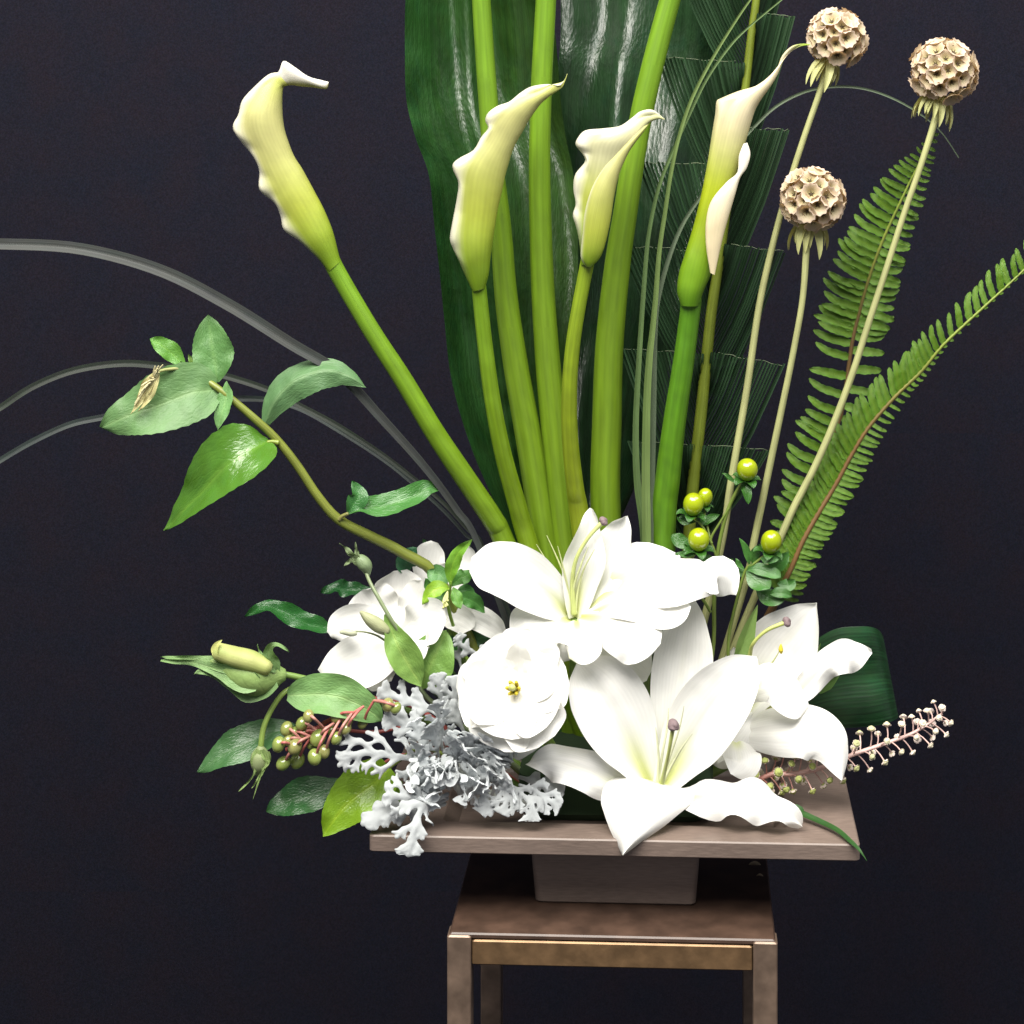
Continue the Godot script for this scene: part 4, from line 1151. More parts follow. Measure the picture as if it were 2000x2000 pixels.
func left_sprigs() -> void:
	var e := stem_end(-0.05, -0.008)
	var o := thing("leafy_branch", "bent green branch reaching left with broad leaves and a small cream tassel", "leafy branch", e)
	twig(o, "D", [860, 668, 900, 690, 990, 742, 1080, 810, 1200, 912, 1300, 1005, 1400, 1130, 1500, 1280, 1600, 1390, 1750, 1468, 1900, 1545, 2080, 1680], [0.03, 0.04, 0.03, 0.02, 0.0], [11, 14, 18, 20, 22, 25, 26, 24], Color(0.17, 0.2, 0.035), e)
	var pale := Color(0.088, 0.18, 0.06)
	leaf_on(o, "D", [1028, 740, 1015, 650, 995, 540, 980, 422], [0.036, 0.034, 0.03], 100.0, Color(0.072, 0.175, 0.045), mats.matte_leaf, Vector3(0.1, 0.2, 1))
	leaf_on(o, "D", [880, 680, 820, 610, 760, 565, 705, 535], [0.032, 0.036], 48.0, Color(0.09, 0.23, 0.035), mats.leaf, Vector3(0.2, 0.5, 1))
	leaf_on(o, "D", [1025, 775, 900, 790, 740, 850, 600, 900, 478, 955], [0.038, 0.05, 0.052, 0.05], 150.0, pale, mats.matte_leaf, Vector3(0.0, 0.35, 1), {"ruffle": [0.003, 1.6, 2.0]}, [0.4, 0.85, 1.0, 1.0, 0.9, 0.7, 0.45, 0.03])
	leaf_on(o, "D", [1070, 735, 1070, 800, 1050, 880, 1028, 972], [0.04, 0.046], 42.0, Color(0.12, 0.26, 0.08), mats.matte_leaf, Vector3(-0.3, 0.2, 1))
	leaf_on(o, "D", [1268, 1020, 1180, 1060, 1050, 1150, 920, 1290, 772, 1440], [0.034, 0.05, 0.05, 0.046], 150.0, Color(0.055, 0.14, 0.016), mats.wet_leaf, Vector3(0.05, 0.75, 1), {"ruffle": [0.002, 1.5, 1.0], "cup": 0.2}, [0.12, 0.7, 1.0, 1.0, 0.85, 0.62, 0.34, 0.02])
	twig(o, "D", [1310, 1025, 1285, 1020, 1262, 1022], [0.034, 0.036], [14, 9, 8], Color(0.2, 0.26, 0.04), null, "leaf_stalk")
	leaf_on(o, "D", [1248, 935, 1290, 840, 1370, 745, 1500, 690, 1620, 700, 1728, 765], [0.03, 0.034, 0.028], 88.0, Color(0.075, 0.16, 0.06), mats.matte_leaf, Vector3(0.1, 0.6, 1), {"fold": -0.5}, [0.25, 0.6, 0.9, 1.0, 1.0, 0.8, 0.45, 0.02])
	leaf_on(o, "D", [1635, 1362, 1700, 1330, 1800, 1330, 1930, 1290, 2020, 1240, 2080, 1250], [0.026, 0.016, 0.006], 62.0, Color(0.045, 0.15, 0.03), mats.leaf, Vector3(0, 0.8, 1), {"fold": 0.35})
	leaf_on(o, "D", [1640, 1360, 1665, 1320, 1690, 1270, 1662, 1205], [0.026, 0.022], 50.0, Color(0.035, 0.13, 0.03), mats.leaf, Vector3(0.5, 0.3, 1), {"fold": 0.3})
	twig(o, "D", [1640, 1360, 1615, 1372, 1600, 1388], [0.026, 0.024], [8, 10], Color(0.2, 0.2, 0.06), null, "leaf_stalk")
	for a in [[[930, 700, 905, 650, 888, 605], 12.0], [[935, 695, 925, 660, 925, 630], 14.0], [[905, 690, 880, 672, 850, 640], 12.0]]:
		leaf_on(o, "D", a[0], [0.038], a[1], Color(0.14, 0.25, 0.05), mats.leaf)
	twig(o, "D", [930, 705, 860, 678, 790, 680, 745, 690], [0.04, 0.056], [9, 8, 7], Color(0.3, 0.32, 0.12), null, "tassel_stalk")
	for i in 16:
		var f := i / 15.0
		var x := lerpf(765.0, 690.0, f) + rng.randf_range(-12.0, 12.0)
		var y := lerpf(650.0, 760.0, f) + rng.randf_range(-14.0, 14.0)
		twig(o, "D", [750 - f * 30, 695 + f * 50, lerpf(750 - f * 30, x - 35, 0.5), lerpf(695 + f * 50, y + 30, 0.5), x - 55 * f, y + 90 * f * f], [0.058, 0.062], [5, 4, 5, 3], Color(0.55, 0.5, 0.28), null, "tassel_thread")
	for a in [[[742, 690, 700, 760, 660, 830, 615, 892], 22.0], [[752, 690, 725, 770, 690, 830, 650, 880], 18.0], [[735, 690, 690, 740, 665, 790, 640, 850], 16.0]]:
		leaf_on(o, "D", a[0], [0.058, 0.06], a[1], Color(0.5, 0.47, 0.22), mats.paper, FRONT, {"teeth": [0.0, 1.0]}, LANCE, "tassel_petal")

	# single dark leaves behind the left bloom
	for a in [
		[[1060, 610, 980, 605, 870, 575, 745, 520, 640, 480, 522, 542], 60.0, Color(0.02, 0.1, 0.02), "dark glossy leaf with curled tip poking out left, above the large pale bud", [0.0, 0.006, 0.01]],
		[[1260, 380, 1180, 390, 1090, 385, 1030, 375, 955, 405], 50.0, Color(0.015, 0.07, 0.018), "small dark leaf peeping out at the left bloom's upper left edge", [-0.01, -0.004]]]:
		e = stem_end(-0.05, -0.016)
		o = thing("dark_leaf", a[3], "leaf", e)
		leaf_on(o, "G", a[0], a[4], a[1], a[2], mats.wet_leaf, Vector3(0, 0.9, 1), {"fold": 0.4, "ruffle": [0.0022, 3.0, 1.0]})
		var first := pts("G", [a[0][0], a[0][1]], [a[4][0]])[0]
		var s := Shape.new()
		tube(s, PackedVector3Array([first, first.lerp(e, 0.4) + Vector3(0, 0.004, -0.004), e]), [0.0009, 0.0012], 7, Color(0.06, 0.13, 0.03))
		part(o, "leaf_stalk", s, mats.stem)

	# bud stalks
	e = stem_end(-0.05, 0.016)
	o = thing("bud_stalk", "green stalk with a large closed yellowish bud pointing left and a nodding bud below", "flower bud", e, "bud stalks of the ruffled blooms")
	var gr := Color(0.16, 0.26, 0.06)
	twig(o, "G", [735, 868, 800, 880, 900, 905, 1050, 950, 1250, 1010, 1500, 1100], [0.05, 0.04, 0.02], [17, 19, 21, 21, 20], gr, e)
	twig(o, "G", [930, 915, 830, 935, 745, 975, 680, 1060, 630, 1170, 612, 1290], [0.042, 0.05, 0.054], [14, 15, 16, 17], Color(0.22, 0.32, 0.07))
	var s := Shape.new()
	tube(s, pts("G", [735, 872, 640, 878, 540, 866, 420, 826, 330, 792], [0.054, 0.06]), [size_at("G", 40), size_at("G", 100), size_at("G", 112), size_at("G", 66), size_at("G", 18)], 18, Color(0.2, 0.3, 0.09), 24)
	part(o, "calyx", s, mats.matte_leaf)
	s = Shape.new()
	var roll := PackedVector3Array(pts("G", [650, 835, 560, 795, 460, 768, 366, 738], [0.064]))
	tube(s, roll, [size_at("G", 40), size_at("G", 56), size_at("G", 54), size_at("G", 46)], 18, func(t: float, turn: float) -> Color: return Color(0.44, 0.47, 0.17).lerp(Color(0.36, 0.42, 0.13), 0.5 + 0.5 * sin(turn * TAU * 3.0 + t * 5.0)), 20)
	part(o, "bud", s, mats.soft_petal)
	s = Shape.new()
	bl(s, "G", [372, 780, 356, 740, 366, 700, 392, 672], [0.068], 26.0, LANCE, Vector3(-0.6, 0.1, 1), {"cup": 0.5, "col": Color(0.56, 0.58, 0.2)})
	part(o, "bud_fold", s, mats.soft_petal)
	for a in [
		[[560, 850, 400, 815, 240, 785, 120, 775, 38, 768], 46.0, [0.062, 0.06], Vector3(0, 0.5, 1)], [[600, 920, 480, 880, 340, 830, 200, 800, 40, 790], 70.0, [0.066, 0.064], Vector3(0, 0.1, 1)],
		[[700, 900, 560, 960, 440, 930, 300, 850, 228, 870], 60.0, [0.06, 0.066], Vector3(0, -0.1, 1)], [[690, 860, 660, 780, 665, 715, 710, 700, 775, 742], 48.0, [0.058, 0.066], Vector3(0.3, 0.5, 1)],
		[[700, 850, 640, 790, 605, 740, 592, 700], 22.0, [0.062], Vector3(0, 0.2, 1)]]:
		leaf_on(o, "G", a[0], a[2], a[1], Color(0.15, 0.26, 0.09), mats.matte_leaf, a[3], {"teeth": [0.0, 1.0], "cup": 0.3}, [0.6, 1.0, 0.95, 0.6, 0.35, 0.25, 0.2, 0.03], "sepal")
	s = Shape.new()
	tube(s, pts("G", [612, 1285, 610, 1330, 605, 1390, 596, 1440], [0.054]), [size_at("G", 20), size_at("G", 50), size_at("G", 48), size_at("G", 16)], 14, Color(0.3, 0.36, 0.17), 18)
	part(o, "bud", s, mats.soft_petal)
	for a in [[[600, 1300, 570, 1370, 575, 1440, 485, 1540], 20.0], [[620, 1300, 650, 1370, 610, 1450, 568, 1585], 20.0], [[612, 1300, 630, 1400, 595, 1470, 560, 1520], 18.0], [[655, 1310, 660, 1360, 650, 1390, 620, 1430], 14.0]]:
		leaf_on(o, "G", a[0], [0.058, 0.06], a[1], Color(0.22, 0.32, 0.1), mats.matte_leaf, FRONT, {"teeth": [0.0, 1.0]}, [0.6, 1.0, 0.8, 0.5, 0.4, 0.3, 0.2, 0.03], "sepal")
	leaf_on(o, "G", [765, 990, 860, 985, 980, 985, 1100, 1010, 1230, 1075, 1305, 1140], [0.05, 0.054, 0.05], 112.0, Color(0.13, 0.25, 0.08), mats.matte_leaf, Vector3(0.1, 0.5, 1), {"teeth": [0.0, 1.0], "cup": 0.2}, [0.25, 0.7, 0.95, 1.0, 1.0, 0.8, 0.5, 0.03])

	e = stem_end(-0.036, 0.016)
	o = thing("bud_stalk", "thin grey-green stalk with small pointed bud leaning up-left across the left bloom", "flower bud", e, "bud stalks of the ruffled blooms")
	twig(o, "G", [1205, 260, 1235, 340, 1290, 440, 1360, 560, 1440, 690, 1480, 800, 1560, 1000], [0.036, 0.046, 0.03], [10, 11, 12, 14, 16], Color(0.2, 0.25, 0.13), e)
	s = Shape.new()
	tube(s, pts("G", [1225, 300, 1212, 250, 1180, 215, 1150, 200], [0.036]), [size_at("G", 14), size_at("G", 38), size_at("G", 34), size_at("G", 12)], 12, Color(0.16, 0.22, 0.11), 14)
	part(o, "bud", s, mats.matte_leaf)
	for a in [[[1190, 250, 1150, 200, 1110, 160, 1062, 116], 18.0], [[1185, 240, 1165, 190, 1158, 150, 1152, 112], 12.0], [[1180, 220, 1140, 215, 1110, 230, 1085, 255], 14.0], [[1200, 260, 1160, 240, 1140, 190, 1100, 165], 12.0]]:
		leaf_on(o, "G", a[0], [0.038, 0.04], a[1], Color(0.16, 0.22, 0.1), mats.matte_leaf, FRONT, {"teeth": [0.0, 1.0]}, LANCE, "sepal")
	twig(o, "H", [250, 905, 330, 900, 430, 905, 520, 930, 600, 975, 700, 1010], [0.044, 0.042], [8, 7, 8, 11], Color(0.24, 0.28, 0.14))
	s = Shape.new()
	tube(s, pts("H", [600, 900, 540, 860, 470, 810, 405, 755], [0.046, 0.05]), [size_at("H", 34), size_at("H", 50), size_at("H", 42), size_at("H", 12)], 12, Color(0.34, 0.36, 0.2), 16)
	part(o, "bud", s, mats.matte_leaf)
	s = Shape.new()
	tube(s, pts("H", [250, 908, 290, 905, 340, 915, 370, 920], [0.045]), [size_at("H", 10), size_at("H", 24), size_at("H", 24), size_at("H", 12)], 10, Color(0.4, 0.42, 0.3), 12)
	part(o, "bud", s, mats.matte_leaf)
	leaf_on(o, "H", [590, 770, 640, 900, 690, 1020, 770, 1160, 860, 1310], [0.044, 0.048, 0.044], 120.0, Color(0.16, 0.28, 0.06), mats.matte_leaf, Vector3(0.3, 0.2, 1), {"teeth": [0.0, 1.0], "cup": 0.3}, [0.1, 0.35, 0.6, 0.85, 1.0, 0.95, 0.6, 0.06])
	leaf_on(o, "H", [860, 1330, 920, 1180, 980, 1040, 1050, 890], [0.032, 0.034, 0.028], 185.0, Color(0.12, 0.23, 0.045), mats.matte_leaf, Vector3(-0.2, 0.2, 1), {"teeth": [0.0, 1.0]})

	# small bright sprig between the bloom and the top lily
	e = stem_end(-0.022, -0.004)
	o = thing("leaf_sprig", "small bright green sprig between the left bloom and the top lily", "leaf sprig", e)
	twig(o, "H", [1085, 520, 1075, 590, 1060, 680, 1100, 850, 1200, 1100], [0.024, 0.016, 0.0], [12, 14, 16], Color(0.22, 0.36, 0.05), e)
	for a in [
		[[1080, 545, 1085, 440, 1140, 310, 1242, 208], 56.0, Color(0.13, 0.29, 0.025), [0.024, 0.028]], [[1070, 580, 1000, 570, 930, 610, 870, 700], 62.0, Color(0.18, 0.33, 0.02), [0.024, 0.03]],
		[[1100, 570, 1120, 620, 1140, 680, 1160, 730], 46.0, Color(0.1, 0.24, 0.04), [0.024, 0.03]], [[1090, 560, 1150, 500, 1200, 480, 1240, 440], 60.0, Color(0.06, 0.18, 0.03), [0.014]],
		[[1060, 540, 1000, 470, 950, 470, 910, 440], 70.0, Color(0.08, 0.2, 0.06), [0.014, 0.01]], [[1110, 640, 1200, 650, 1280, 690, 1340, 760], 62.0, Color(0.05, 0.17, 0.03), [0.016, 0.012]],
		[[1080, 640, 1000, 620, 930, 560, 890, 500], 60.0, Color(0.05, 0.16, 0.03), [0.008]], [[760, 470, 740, 410, 770, 330, 830, 270], 80.0, Color(0.03, 0.12, 0.05), [-0.002]], [[1060, 560, 1000, 430, 930, 290, 870, 200], 40.0, Color(0.04, 0.13, 0.04), [-0.022]],
		[[1130, 600, 1180, 590, 1230, 620, 1260, 680], 50.0, Color(0.04, 0.14, 0.03), [0.006]]]:
		leaf_on(o, "H", a[0], a[3], a[1], a[2], mats.leaf, Vector3(0.1, 0.4, 1), {"teeth": [0.08, 7.0], "nv": 20})
	for i in 7:
		twig(o, "H", [1060, 600, 1045 + rng.randf_range(-15, 15), 650, 1038 + rng.randf_range(-26, 26), 670 + i * 9], [0.028, 0.032], [5, 8, 9], Color(0.52, 0.54, 0.2), null, "flower_bud")
	leaf_on(o, "H", [1060, 1060, 1100, 1030, 1150, 960, 1170, 900], [0.0, 0.004], 80.0, Color(0.03, 0.11, 0.03), mats.leaf)
	leaf_on(o, "H", [1120, 1080, 1180, 1000, 1260, 960, 1400, 930], [-0.004], 80.0, Color(0.03, 0.1, 0.03), mats.leaf)

	# pokeweed at the left: leaves, red stalk, green berries
	e = stem_end(-0.052, 0.01)
	o = thing("berry_cluster", "red-stalked cluster of small green berries with leaves hanging left of the silver foliage", "berry cluster", e, "red-stalked berry clusters")
	var red := Color(0.42, 0.1, 0.09)
	twig(o, "G", [760, 1300, 850, 1250, 930, 1180, 1010, 1130, 1120, 1080, 1260, 1010, 1500, 1060], [0.056, 0.05, 0.03], [12, 14, 16, 16], red, e)
	for a in [[760, 1180, 36], [805, 1205, 30], [850, 1150, 36], [885, 1108, 32], [715, 1270, 38], [770, 1245, 30], [808, 1283, 40], [940, 1232, 44], [742, 1378, 38], [822, 1362, 42], [920, 1342, 40], [1045, 1235, 32], [1050, 1110, 36], [975, 1310, 34], [1110, 1130, 34], [1100, 1180, 30], [1020, 1190, 28], [1340, 1045, 36], [1385, 1062, 30], [900, 1270, 26], [860, 1205, 26], [1195, 1150, 28]]:
		var z := 0.06 + rng.randf_range(-0.008, 0.008)
		var x: float = a[0]
		var y: float = a[1]
		var near := Vector2(clampf(x + 90.0, 780.0, 1260.0), 0.0)
		near.y = 1300.0 - (near.x - 760.0) * 0.56
		twig(o, "G", [near.x, near.y, lerpf(near.x, x, 0.6), lerpf(near.y, y, 0.6) - 12.0, x + 8.0, y - 6.0], [0.06, z + 0.004, z], [8, 8, 9], red.lerp(Color(0.5, 0.24, 0.2), rng.randf()), null, "berry_stalk")
		s = Shape.new()
		var c := pts("G", [x, y], [z])[0]
		var r := size_at("G", a[2] * 0.94)
		var p := PackedVector3Array()
		var rad := []
		var ax := Vector3(rng.randf_range(-0.7, 0.2), rng.randf_range(-1.0, -0.4), 0.5).normalized()
		for i in 9:
			var f := PI * i / 8.0
			p.append(c - ax * r * 1.2 * cos(f))
			rad.append(r * maxf(sin(f), 0.05))
		var tint := Color(0.19, 0.25, 0.055).lerp(Color(0.3, 0.2, 0.11), rng.randf() * 0.4)
		tube(s, p, rad, 14, func(t: float, turn: float) -> Color: return tint.lerp(Color(0.32, 0.2, 0.13), smoothstep(0.75, 1.0, t) * 0.4) * (1.0 - 0.12 * absf(cos(turn * TAU * 4.0))), 14, 1.0, Vector3.ZERO, false)
		part(o, "berry", s, mats.berry)
	leaf_on(o, "G", [840, 1170, 700, 1200, 520, 1270, 380, 1340, 252, 1430], [0.036, 0.046, 0.05], 110.0, Color(0.045, 0.12, 0.038), mats.leaf, Vector3(0, 0.9, 1))
	leaf_on(o, "G", [1120, 1470, 1000, 1530, 850, 1570, 740, 1610, 645, 1655], [0.036, 0.044, 0.046], 105.0, Color(0.022, 0.085, 0.02), mats.leaf, Vector3(0, 0.8, 1))
	leaf_on(o, "G", [1350, 1400, 1250, 1500, 1130, 1590, 1040, 1690, 968, 1795], [0.044, 0.052, 0.056], 150.0, Color(0.15, 0.27, 0.012), mats.leaf, Vector3(0.2, 0.7, 1), {}, [0.5, 0.85, 1.0, 1.0, 0.85, 0.65, 0.36, 0.02])
	leaf_on(o, "G", [1420, 1480, 1340, 1580, 1260, 1650, 1180, 1700], [0.04, 0.046], 90.0, Color(0.12, 0.24, 0.015), mats.leaf, Vector3(0.2, 0.6, 1))
	twig(o, "G", [835, 1172, 1000, 1180, 1260, 1200, 1500, 1180], [0.036, 0.02], [9, 11, 12], red, e, "leaf_stalk")
	twig(o, "G", [1115, 1472, 1250, 1420, 1450, 1330], [0.036, 0.03], [9, 11], red, e, "leaf_stalk")
	twig(o, "G", [1350, 1400, 1450, 1330, 1560, 1290], [0.044, 0.03], [12, 13], Color(0.15, 0.2, 0.04), e, "leaf_stalk")

	# raceme at the right
	e = stem_end(0.046, 0.018)
	o = thing("berry_cluster", "pale pink flower spike with tiny green buttons pointing right over the tray corner", "berry cluster", e, "red-stalked berry clusters")
	var path := pts("K", [430, 1330, 560, 1270, 700, 1270, 900, 1225, 1100, 1142, 1300, 1072, 1500, 1000, 1620, 930, 1720, 858], [0.03, 0.034, 0.03])
	s = Shape.new()
	var rose := func(t: float, turn: float) -> Color: return Color(0.34, 0.13, 0.1).lerp(Color(0.62, 0.42, 0.38), smoothstep(0.1, 0.7, t))
	var axisline := PackedVector3Array([e, pts("K", [300, 1400], [0.028])[0]])
	axisline.append_array(path)
	tube(s, axisline, [0.0016, 0.0016, 0.0015, 0.0012, 0.0009], 8, rose, 60)
	part(o, "stem", s, mats.stem)
	for i in 70:
		var t := i / 69.0
		var p := sp3(path, t)
		var dir := (sp3(path, minf(t + 0.02, 1.0)) - sp3(path, maxf(t - 0.02, 0.0))).normalized()
		var f := i * 2.39996
		var q := (Vector3.UP.cross(dir).normalized().rotated(dir, f) + dir * 0.35).normalized()
		var len := lerpf(0.0125, 0.0115, t) * rng.randf_range(0.8, 1.15) * (1.0 if t < 0.9 else 0.75)
		var tip := p + q * len
		s = Shape.new()
		tube(s, PackedVector3Array([p, p + q * len * 0.5 + dir * 0.0006, tip]), [0.0005, 0.00045, 0.0006], 5, rose.call(t + 0.12, 0.0), 4)
		var m := part(o, "flower_stalk", s, mats.stem)
		s = Shape.new()
		var r := lerpf(0.0024, 0.0018, t) * rng.randf_range(0.85, 1.15)
		tube(s, PackedVector3Array([tip - q * r * 0.4, tip, tip + q * r * 0.5, tip + q * r * 0.7]), [r * 0.35, r, r * 0.95, r * 0.55], 10, Color(0.26, 0.29, 0.08).lerp(Color(0.62, 0.56, 0.42), smoothstep(0.35, 0.8, t)), 8)
		for k in 5:
			var b := q.cross(Vector3.UP if absf(q.y) < 0.9 else Vector3.RIGHT).normalized().rotated(q, TAU * k / 5.0)
			blade(s, PackedVector3Array([tip - q * r * 0.3, tip + b * r * 0.9 - q * r * 0.2, tip + b * r * 1.25 + q * r * 0.2]), r * 0.6, ROUND, q, {"nv": 4, "nu": 2, "col": Color(0.5, 0.42, 0.34).lerp(Color(0.7, 0.6, 0.56), t)})
		put(m, "flower_button", s.mesh(o.global_position), mats.dull)


# ---------------------------------------------------------------- silver foliage
# A flat lobed outline, the smooth union of tapered strokes [a, b, ra, rb], made puffy and bent along a path.
func felt_shape(path: PackedVector3Array, lobe: float, width: float, face: Vector3, lobes: int, cell: float, pale: float) -> Shape:
	var n := face.normalized()
	var long := 0.0
	var fine := smooth_path(path, 24)
	for i in 24:
		long += fine[i].distance_to(fine[i + 1])
	var r := width * 0.72
	var strokes := [[Vector2(0, 0), Vector2(long * 0.6, 0), r * 0.6, r * 0.95], [Vector2(long * 0.6, 0), Vector2(long, rng.randf_range(-1, 1) * r), r * 0.95, r * 0.75]]
	var reach := 0.0
	for i in lobes:
		var t := lerpf(0.32, 0.84, i / float(maxi(lobes - 1, 1)))
		for k in [-1.0, 1.0]:
			var len := lobe * (0.5 + 0.6 * sin(t * PI)) * rng.randf_range(0.8, 1.15)
			var turn := rng.randf_range(0.75, 1.05) * (1.15 - 0.4 * t)
			var out := Vector2(cos(turn), sin(turn) * k)
			var bent := out.rotated(-0.35 * k)
			var p := Vector2(long * (t - 0.04 + 0.03 * k), 0)
			var mid := p + out * len * 0.55
			var tip := mid + bent * len * 0.45
			strokes.append([p, mid, r * 0.85, r * 0.7])
			strokes.append([mid, tip, r * 0.72, r * 0.62])
			for m in [-1.0, 1.0]:
				var q := mid.lerp(tip, 0.1 if m < 0 else 0.35)
				var sub := bent.rotated(0.85 * m)
				strokes.append([q, q + sub * len * rng.randf_range(0.26, 0.36), r * 0.6, r * 0.44])
			reach = maxf(reach, absf(tip.y) + len * 0.3)
	for m in [-1.0, 1.0]:
		var q := Vector2(long * 0.9, 0)
		strokes.append([q, q + Vector2(0.75, 0.65 * m) * lobe * 0.42, r * 0.75, r * 0.5])
	var low := Vector2(-r * 2.0, -reach - r * 2.0)
	var nx := int((long + lobe * 0.6 + r * 4.0) / cell) + 1
	var ny := int((2.0 * reach + r * 4.0) / cell) + 1
	var f := PackedFloat32Array()
	f.resize((nx + 1) * (ny + 1))
	f.fill(1.0)
	var soft := r * 0.9
	for st in strokes:
		var pa: Vector2 = st[0]
		var pb: Vector2 = st[1]
		var ab := pb - pa
		var l2 := maxf(ab.length_squared(), 1e-12)
		var ra: float = st[2]
		var rb: float = st[3]
		var pad := ra + soft * 1.6 + cell * 2.0
		var x0 := maxi(0, int((minf(pa.x, pb.x) - pad - low.x) / cell))
		var x1 := mini(nx, int((maxf(pa.x, pb.x) + pad - low.x) / cell) + 1)
		var y0 := maxi(0, int((minf(pa.y, pb.y) - pad - low.y) / cell))
		var y1 := mini(ny, int((maxf(pa.y, pb.y) + pad - low.y) / cell) + 1)
		for y in range(y0, y1 + 1):
			for x in range(x0, x1 + 1):
				var q := low + Vector2(x, y) * cell - pa
				var h := clampf(q.dot(ab) / l2, 0.0, 1.0)
				var d := (q - ab * h).length() - lerpf(ra, rb, h)
				var at_ := y * (nx + 1) + x
				var e := f[at_]
				var k := maxf(soft - absf(d - e), 0.0) / soft
				f[at_] = minf(d, e) - k * k * soft * 0.25
	var s := Shape.new()
	var tone := rng.randf_range(0.92, 1.06) * pale
	var col := Color(0.34 * tone, 0.36 * tone, 0.365 * tone)
	var droop := rng.randf_range(-14.0, 8.0)
	var ids := [{}, {}]
	for y in ny:
		for x in nx:
			var corners := [[x, y], [x + 1, y], [x + 1, y + 1], [x, y + 1]]
			var inside := 0
			for q in corners:
				if f[q[1] * (nx + 1) + q[0]] < 0.0:
					inside += 1
			if inside == 0:
				continue
			for layer in 2:
				var quad := []
				for q in corners:
					var g: int = q[1] * (nx + 1) + q[0]
					if not ids[layer].has(g):
						var p := low + Vector2(q[0], q[1]) * cell
						var d := f[g]
						if d > 0.0:
							var gx := f[q[1] * (nx + 1) + mini(q[0] + 1, nx)] - f[q[1] * (nx + 1) + maxi(q[0] - 1, 0)]
							var gy := f[mini(q[1] + 1, ny) * (nx + 1) + q[0]] - f[maxi(q[1] - 1, 0) * (nx + 1) + q[0]]
							var grad := Vector2(gx, gy) / (2.0 * cell)
							if grad.length() > 0.2 and grad.length() < 1.6:
								p -= grad.normalized() * minf(d, cell * 1.2)
							d = 0.0
						var thick := r * 0.42 * sqrt(clampf(-d / (r * 0.8), 0.0, 1.0)) * (1.0 if layer == 0 else -0.35)
						var t := p.x / long
						var on := sp3(path, clampf(t, 0.0, 1.0))
						var dir := (sp3(path, clampf(t + 0.04, 0.0, 1.0)) - sp3(path, clampf(t - 0.04, 0.0, 1.0))).normalized()
						on += dir * (p.x - clampf(p.x, 0.0, long))
						var side := dir.cross(n).normalized()
						var up := side.cross(dir)
						var w := on + side * p.y + up * (thick + droop * p.y * p.y + 0.0016 * mottle.get_noise_3dv(on * 45.0 + side * p.y * 90.0))
						ids[layer][g] = s.v.size()
						s.v.append(w)
						s.uv.append(p * 20.0)
						s.c.append(vary(col, w, 0.06))
					quad.append(ids[layer][g])
				if layer == 0:
					s.ix.append_array(PackedInt32Array([quad[0], quad[1], quad[2], quad[0], quad[2], quad[3]]))
				else:
					s.ix.append_array(PackedInt32Array([quad[0], quad[2], quad[1], quad[0], quad[3], quad[2]]))
	# make every face of the upper side look outwards
	var flip := 0.0
	for k in range(0, mini(s.ix.size(), 600), 6):
		flip += (s.v[s.ix[k + 2]] - s.v[s.ix[k]]).cross(s.v[s.ix[k + 1]] - s.v[s.ix[k]]).dot(n) * (1.0 if (k / 6) % 2 == 0 else -1.0)
	if flip < 0.0:
		for k in range(0, s.ix.size(), 3):
			var keep := s.ix[k + 1]
			s.ix[k + 1] = s.ix[k + 2]
			s.ix[k + 2] = keep
	return s


func felt_leaf(o: Node3D, path: PackedVector3Array, lobe: float, width: float, face: Vector3, lobes := 4, pale := 1.0) -> void:
	part(o, "leaf", felt_shape(path, lobe, width, face, lobes, 0.0007, pale), mats.felt)


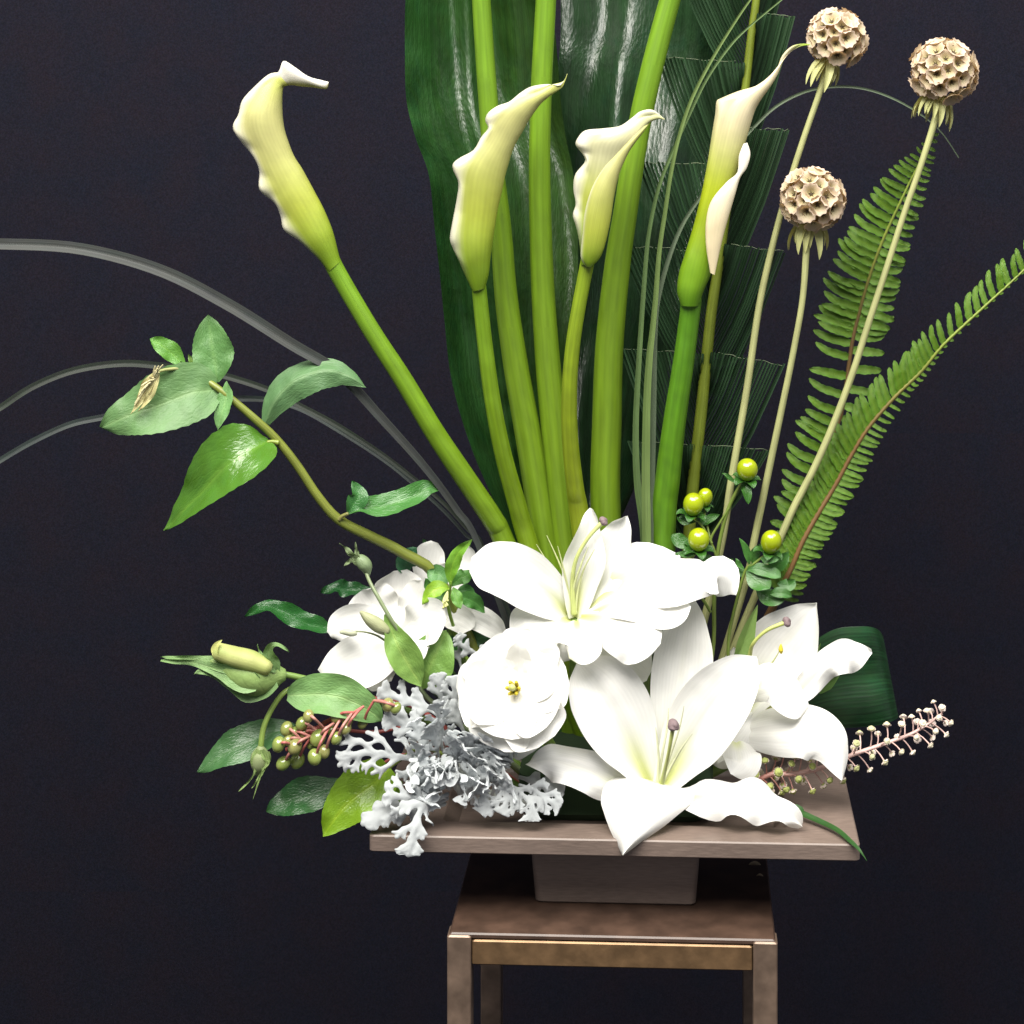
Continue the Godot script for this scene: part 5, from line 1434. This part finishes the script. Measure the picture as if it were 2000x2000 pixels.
func silver_foliage() -> void:
	var e := stem_end(-0.04, 0.026)
	var o := thing("dusty_miller", "silver-grey felted foliage spilling over the tray's left front", "foliage plant", e)
	var leaves := [
		[[880, 790, 740, 785, 560, 770, 400, 745, 230, 745, 90, 830], [0.05, 0.066, 0.068], 215.0, 32.0, Vector3(0, 0.35, 1), 4], [[860, 470, 760, 400, 620, 350, 500, 300, 400, 240], [0.044, 0.052], 130.0, 34.0, Vector3(0.1, 0.4, 1), 3],
		[[850, 640, 700, 560, 560, 510, 430, 470], [0.05, 0.06], 140.0, 36.0, Vector3(0, 0.5, 1), 3], [[900, 500, 880, 380, 850, 250, 832, 140], [0.04, 0.042], 110.0, 30.0, Vector3(0, 0.2, 1), 3],
		[[980, 480, 960, 380, 960, 270, 950, 160], [0.042, 0.044], 110.0, 30.0, Vector3(0, 0.2, 1), 3], [[1020, 560, 980, 480, 930, 420, 880, 390], [0.048, 0.054], 90.0, 30.0, Vector3(0, 0.4, 1), 3],
		[[900, 1080, 760, 1130, 620, 1080, 520, 1060, 435, 1045], [0.06, 0.072, 0.074], 170.0, 34.0, Vector3(0, 0.5, 1), 3], [[880, 1120, 720, 1150, 560, 1160, 410, 1185, 270, 1270], [0.058, 0.068, 0.072], 130.0, 40.0, Vector3(0, 0.8, 1), 4],
		[[900, 1050, 780, 1120, 700, 1180, 660, 1290, 630, 1400, 600, 1500], [0.062, 0.082, 0.09], 150.0, 36.0, Vector3(0.2, 0.4, 1), 3], [[1150, 820, 1220, 760, 1310, 720, 1400, 740], [0.056, 0.06], 110.0, 30.0, Vector3(0, 0.5, 1), 3],
		[[1100, 1000, 1180, 880, 1270, 800, 1330, 740], [0.058, 0.064], 110.0, 32.0, Vector3(0, 0.4, 1), 3], [[1200, 950, 1180, 1060, 1190, 1130, 1150, 1190], [0.062, 0.068], 110.0, 26.0, Vector3(0.1, 0.3, 1), 3],
		[[1280, 900, 1330, 1010, 1350, 1100, 1310, 1190], [0.062, 0.07], 130.0, 26.0, Vector3(0, 0.4, 1), 3], [[1350, 950, 1450, 1040, 1540, 1120, 1535, 1240], [0.06, 0.07], 140.0, 26.0, Vector3(0, 0.4, 1), 3],
		[[1450, 980, 1560, 1020, 1660, 1090, 1750, 1140], [0.058, 0.066], 130.0, 26.0, Vector3(0, 0.5, 1), 3], [[1380, 1020, 1280, 900, 1250, 820, 1230, 740], [0.054, 0.062], 100.0, 32.0, Vector3(0, 0.4, 1), 3],
		[[1450, 920, 1550, 950, 1660, 980, 1780, 1020], [0.046, 0.05], 90.0, 30.0, Vector3(0, 0.6, 1), 3], [[1500, 150, 1180, 20, 1020, -70, 960, -130], [0.02, 0.03], 90.0, 28.0, Vector3(0, 0.3, 1), 3], [[1010, 100, 990, 0, 1000, -90, 1005, -165], [0.022, 0.026], 70.0, 20.0, Vector3(0, 0.3, 1), 2],
	]
	for i in 46:
		var x := 700.0 + 600.0 * rng.randf()
		var y := 540.0 + 520.0 * rng.randf()
		if x > 940.0:
			y = maxf(y, 720.0)
		var dx := (x - 1000.0) * 0.3 + rng.randf_range(-60, 60)
		var dy := -150.0 + (y - 560.0) * 0.3 + rng.randf_range(-50, 50)
		leaves.append([[x, y + 120, x + dx * 0.3, y + 40, x + dx * 0.7, y + dy * 0.5, x + dx, y + dy], [0.054, 0.064, 0.068 + 0.01 * rng.randf()], rng.randf_range(100.0, 140.0), rng.randf_range(23.0, 29.0), Vector3(rng.randf_range(-0.3, 0.3), rng.randf_range(0.2, 0.6), 1), 3, 1.55])
	for a in leaves:
		felt_leaf(o, pts("L", a[0], a[1]), size_at("L", a[2], 0.05), size_at("L", a[3], 0.05), a[4], a[5], a[6] if a.size() > 6 else 1.0)
	var s := Shape.new()
	tube(s, PackedVector3Array([pts("L", [960, 640], [0.046])[0], pts("L", [1000, 900], [0.046])[0], pts("L", [1100, 1050], [0.04])[0], e]), [0.004, 0.005, 0.005], 9, Color(0.45, 0.48, 0.45), 16)
	part(o, "stem", s, mats.felt)


# ---------------------------------------------------------------- all of it
func _ready() -> void:
	var cam := Camera3D.new()
	cam.name = "camera"
	cam.projection = Camera3D.PROJECTION_FRUSTUM
	cam.near = 0.1
	cam.far = 12.0
	cam.size = 2000.0 / FOCAL * cam.near
	cam.frustum_offset = Vector2((1000.0 - FOOT.x) / FOCAL, -(1000.0 - FOOT.y) / FOCAL) * cam.near
	cam.position = EYE
	add_child(cam)
	cam.current = true
	var around := WorldEnvironment.new()
	around.name = "surroundings"
	var env := Environment.new()
	env.background_mode = Environment.BG_COLOR
	env.background_color = Color(0.47, 0.475, 0.5)
	env.tonemap_mode = Environment.TONE_MAPPER_LINEAR
	env.tonemap_exposure = 1.2
	env.sdfgi_enabled = true
	env.ssao_enabled = true
	env.ssil_enabled = true
	around.environment = env
	add_child(around)
	lamp("ceiling_light", Vector3(-0.55, 2.5, 0.75), Vector3(0.0, 1.0, 0.0), Vector2(1.4, 0.8), 4.6, Color(1.0, 0.98, 0.94))
	lamp("ceiling_light_001", Vector3(0.7, 2.5, 0.5), Vector3(0.05, 1.0, 0.0), Vector2(1.4, 0.8), 2.9, Color(1.0, 0.99, 0.97))
	lamp("ceiling_light_002", Vector3(-0.2, 2.6, 1.35), Vector3(0.0, 1.05, 0.0), Vector2(1.6, 0.8), 4.9, Color(1.0, 0.985, 0.96))

	rng.seed = 20
	mottle.seed = 4
	mottle.frequency = 1.0
	mottle.fractal_octaves = 2
	materials()
	setting()
	stand_and_tray()
	broad_leaves()
	palm_and_grass()
	callas()
	ferns()
	seed_heads()
	lilies()
	lisianthus()
	berry_sprigs()
	left_sprigs()
	silver_foliage()
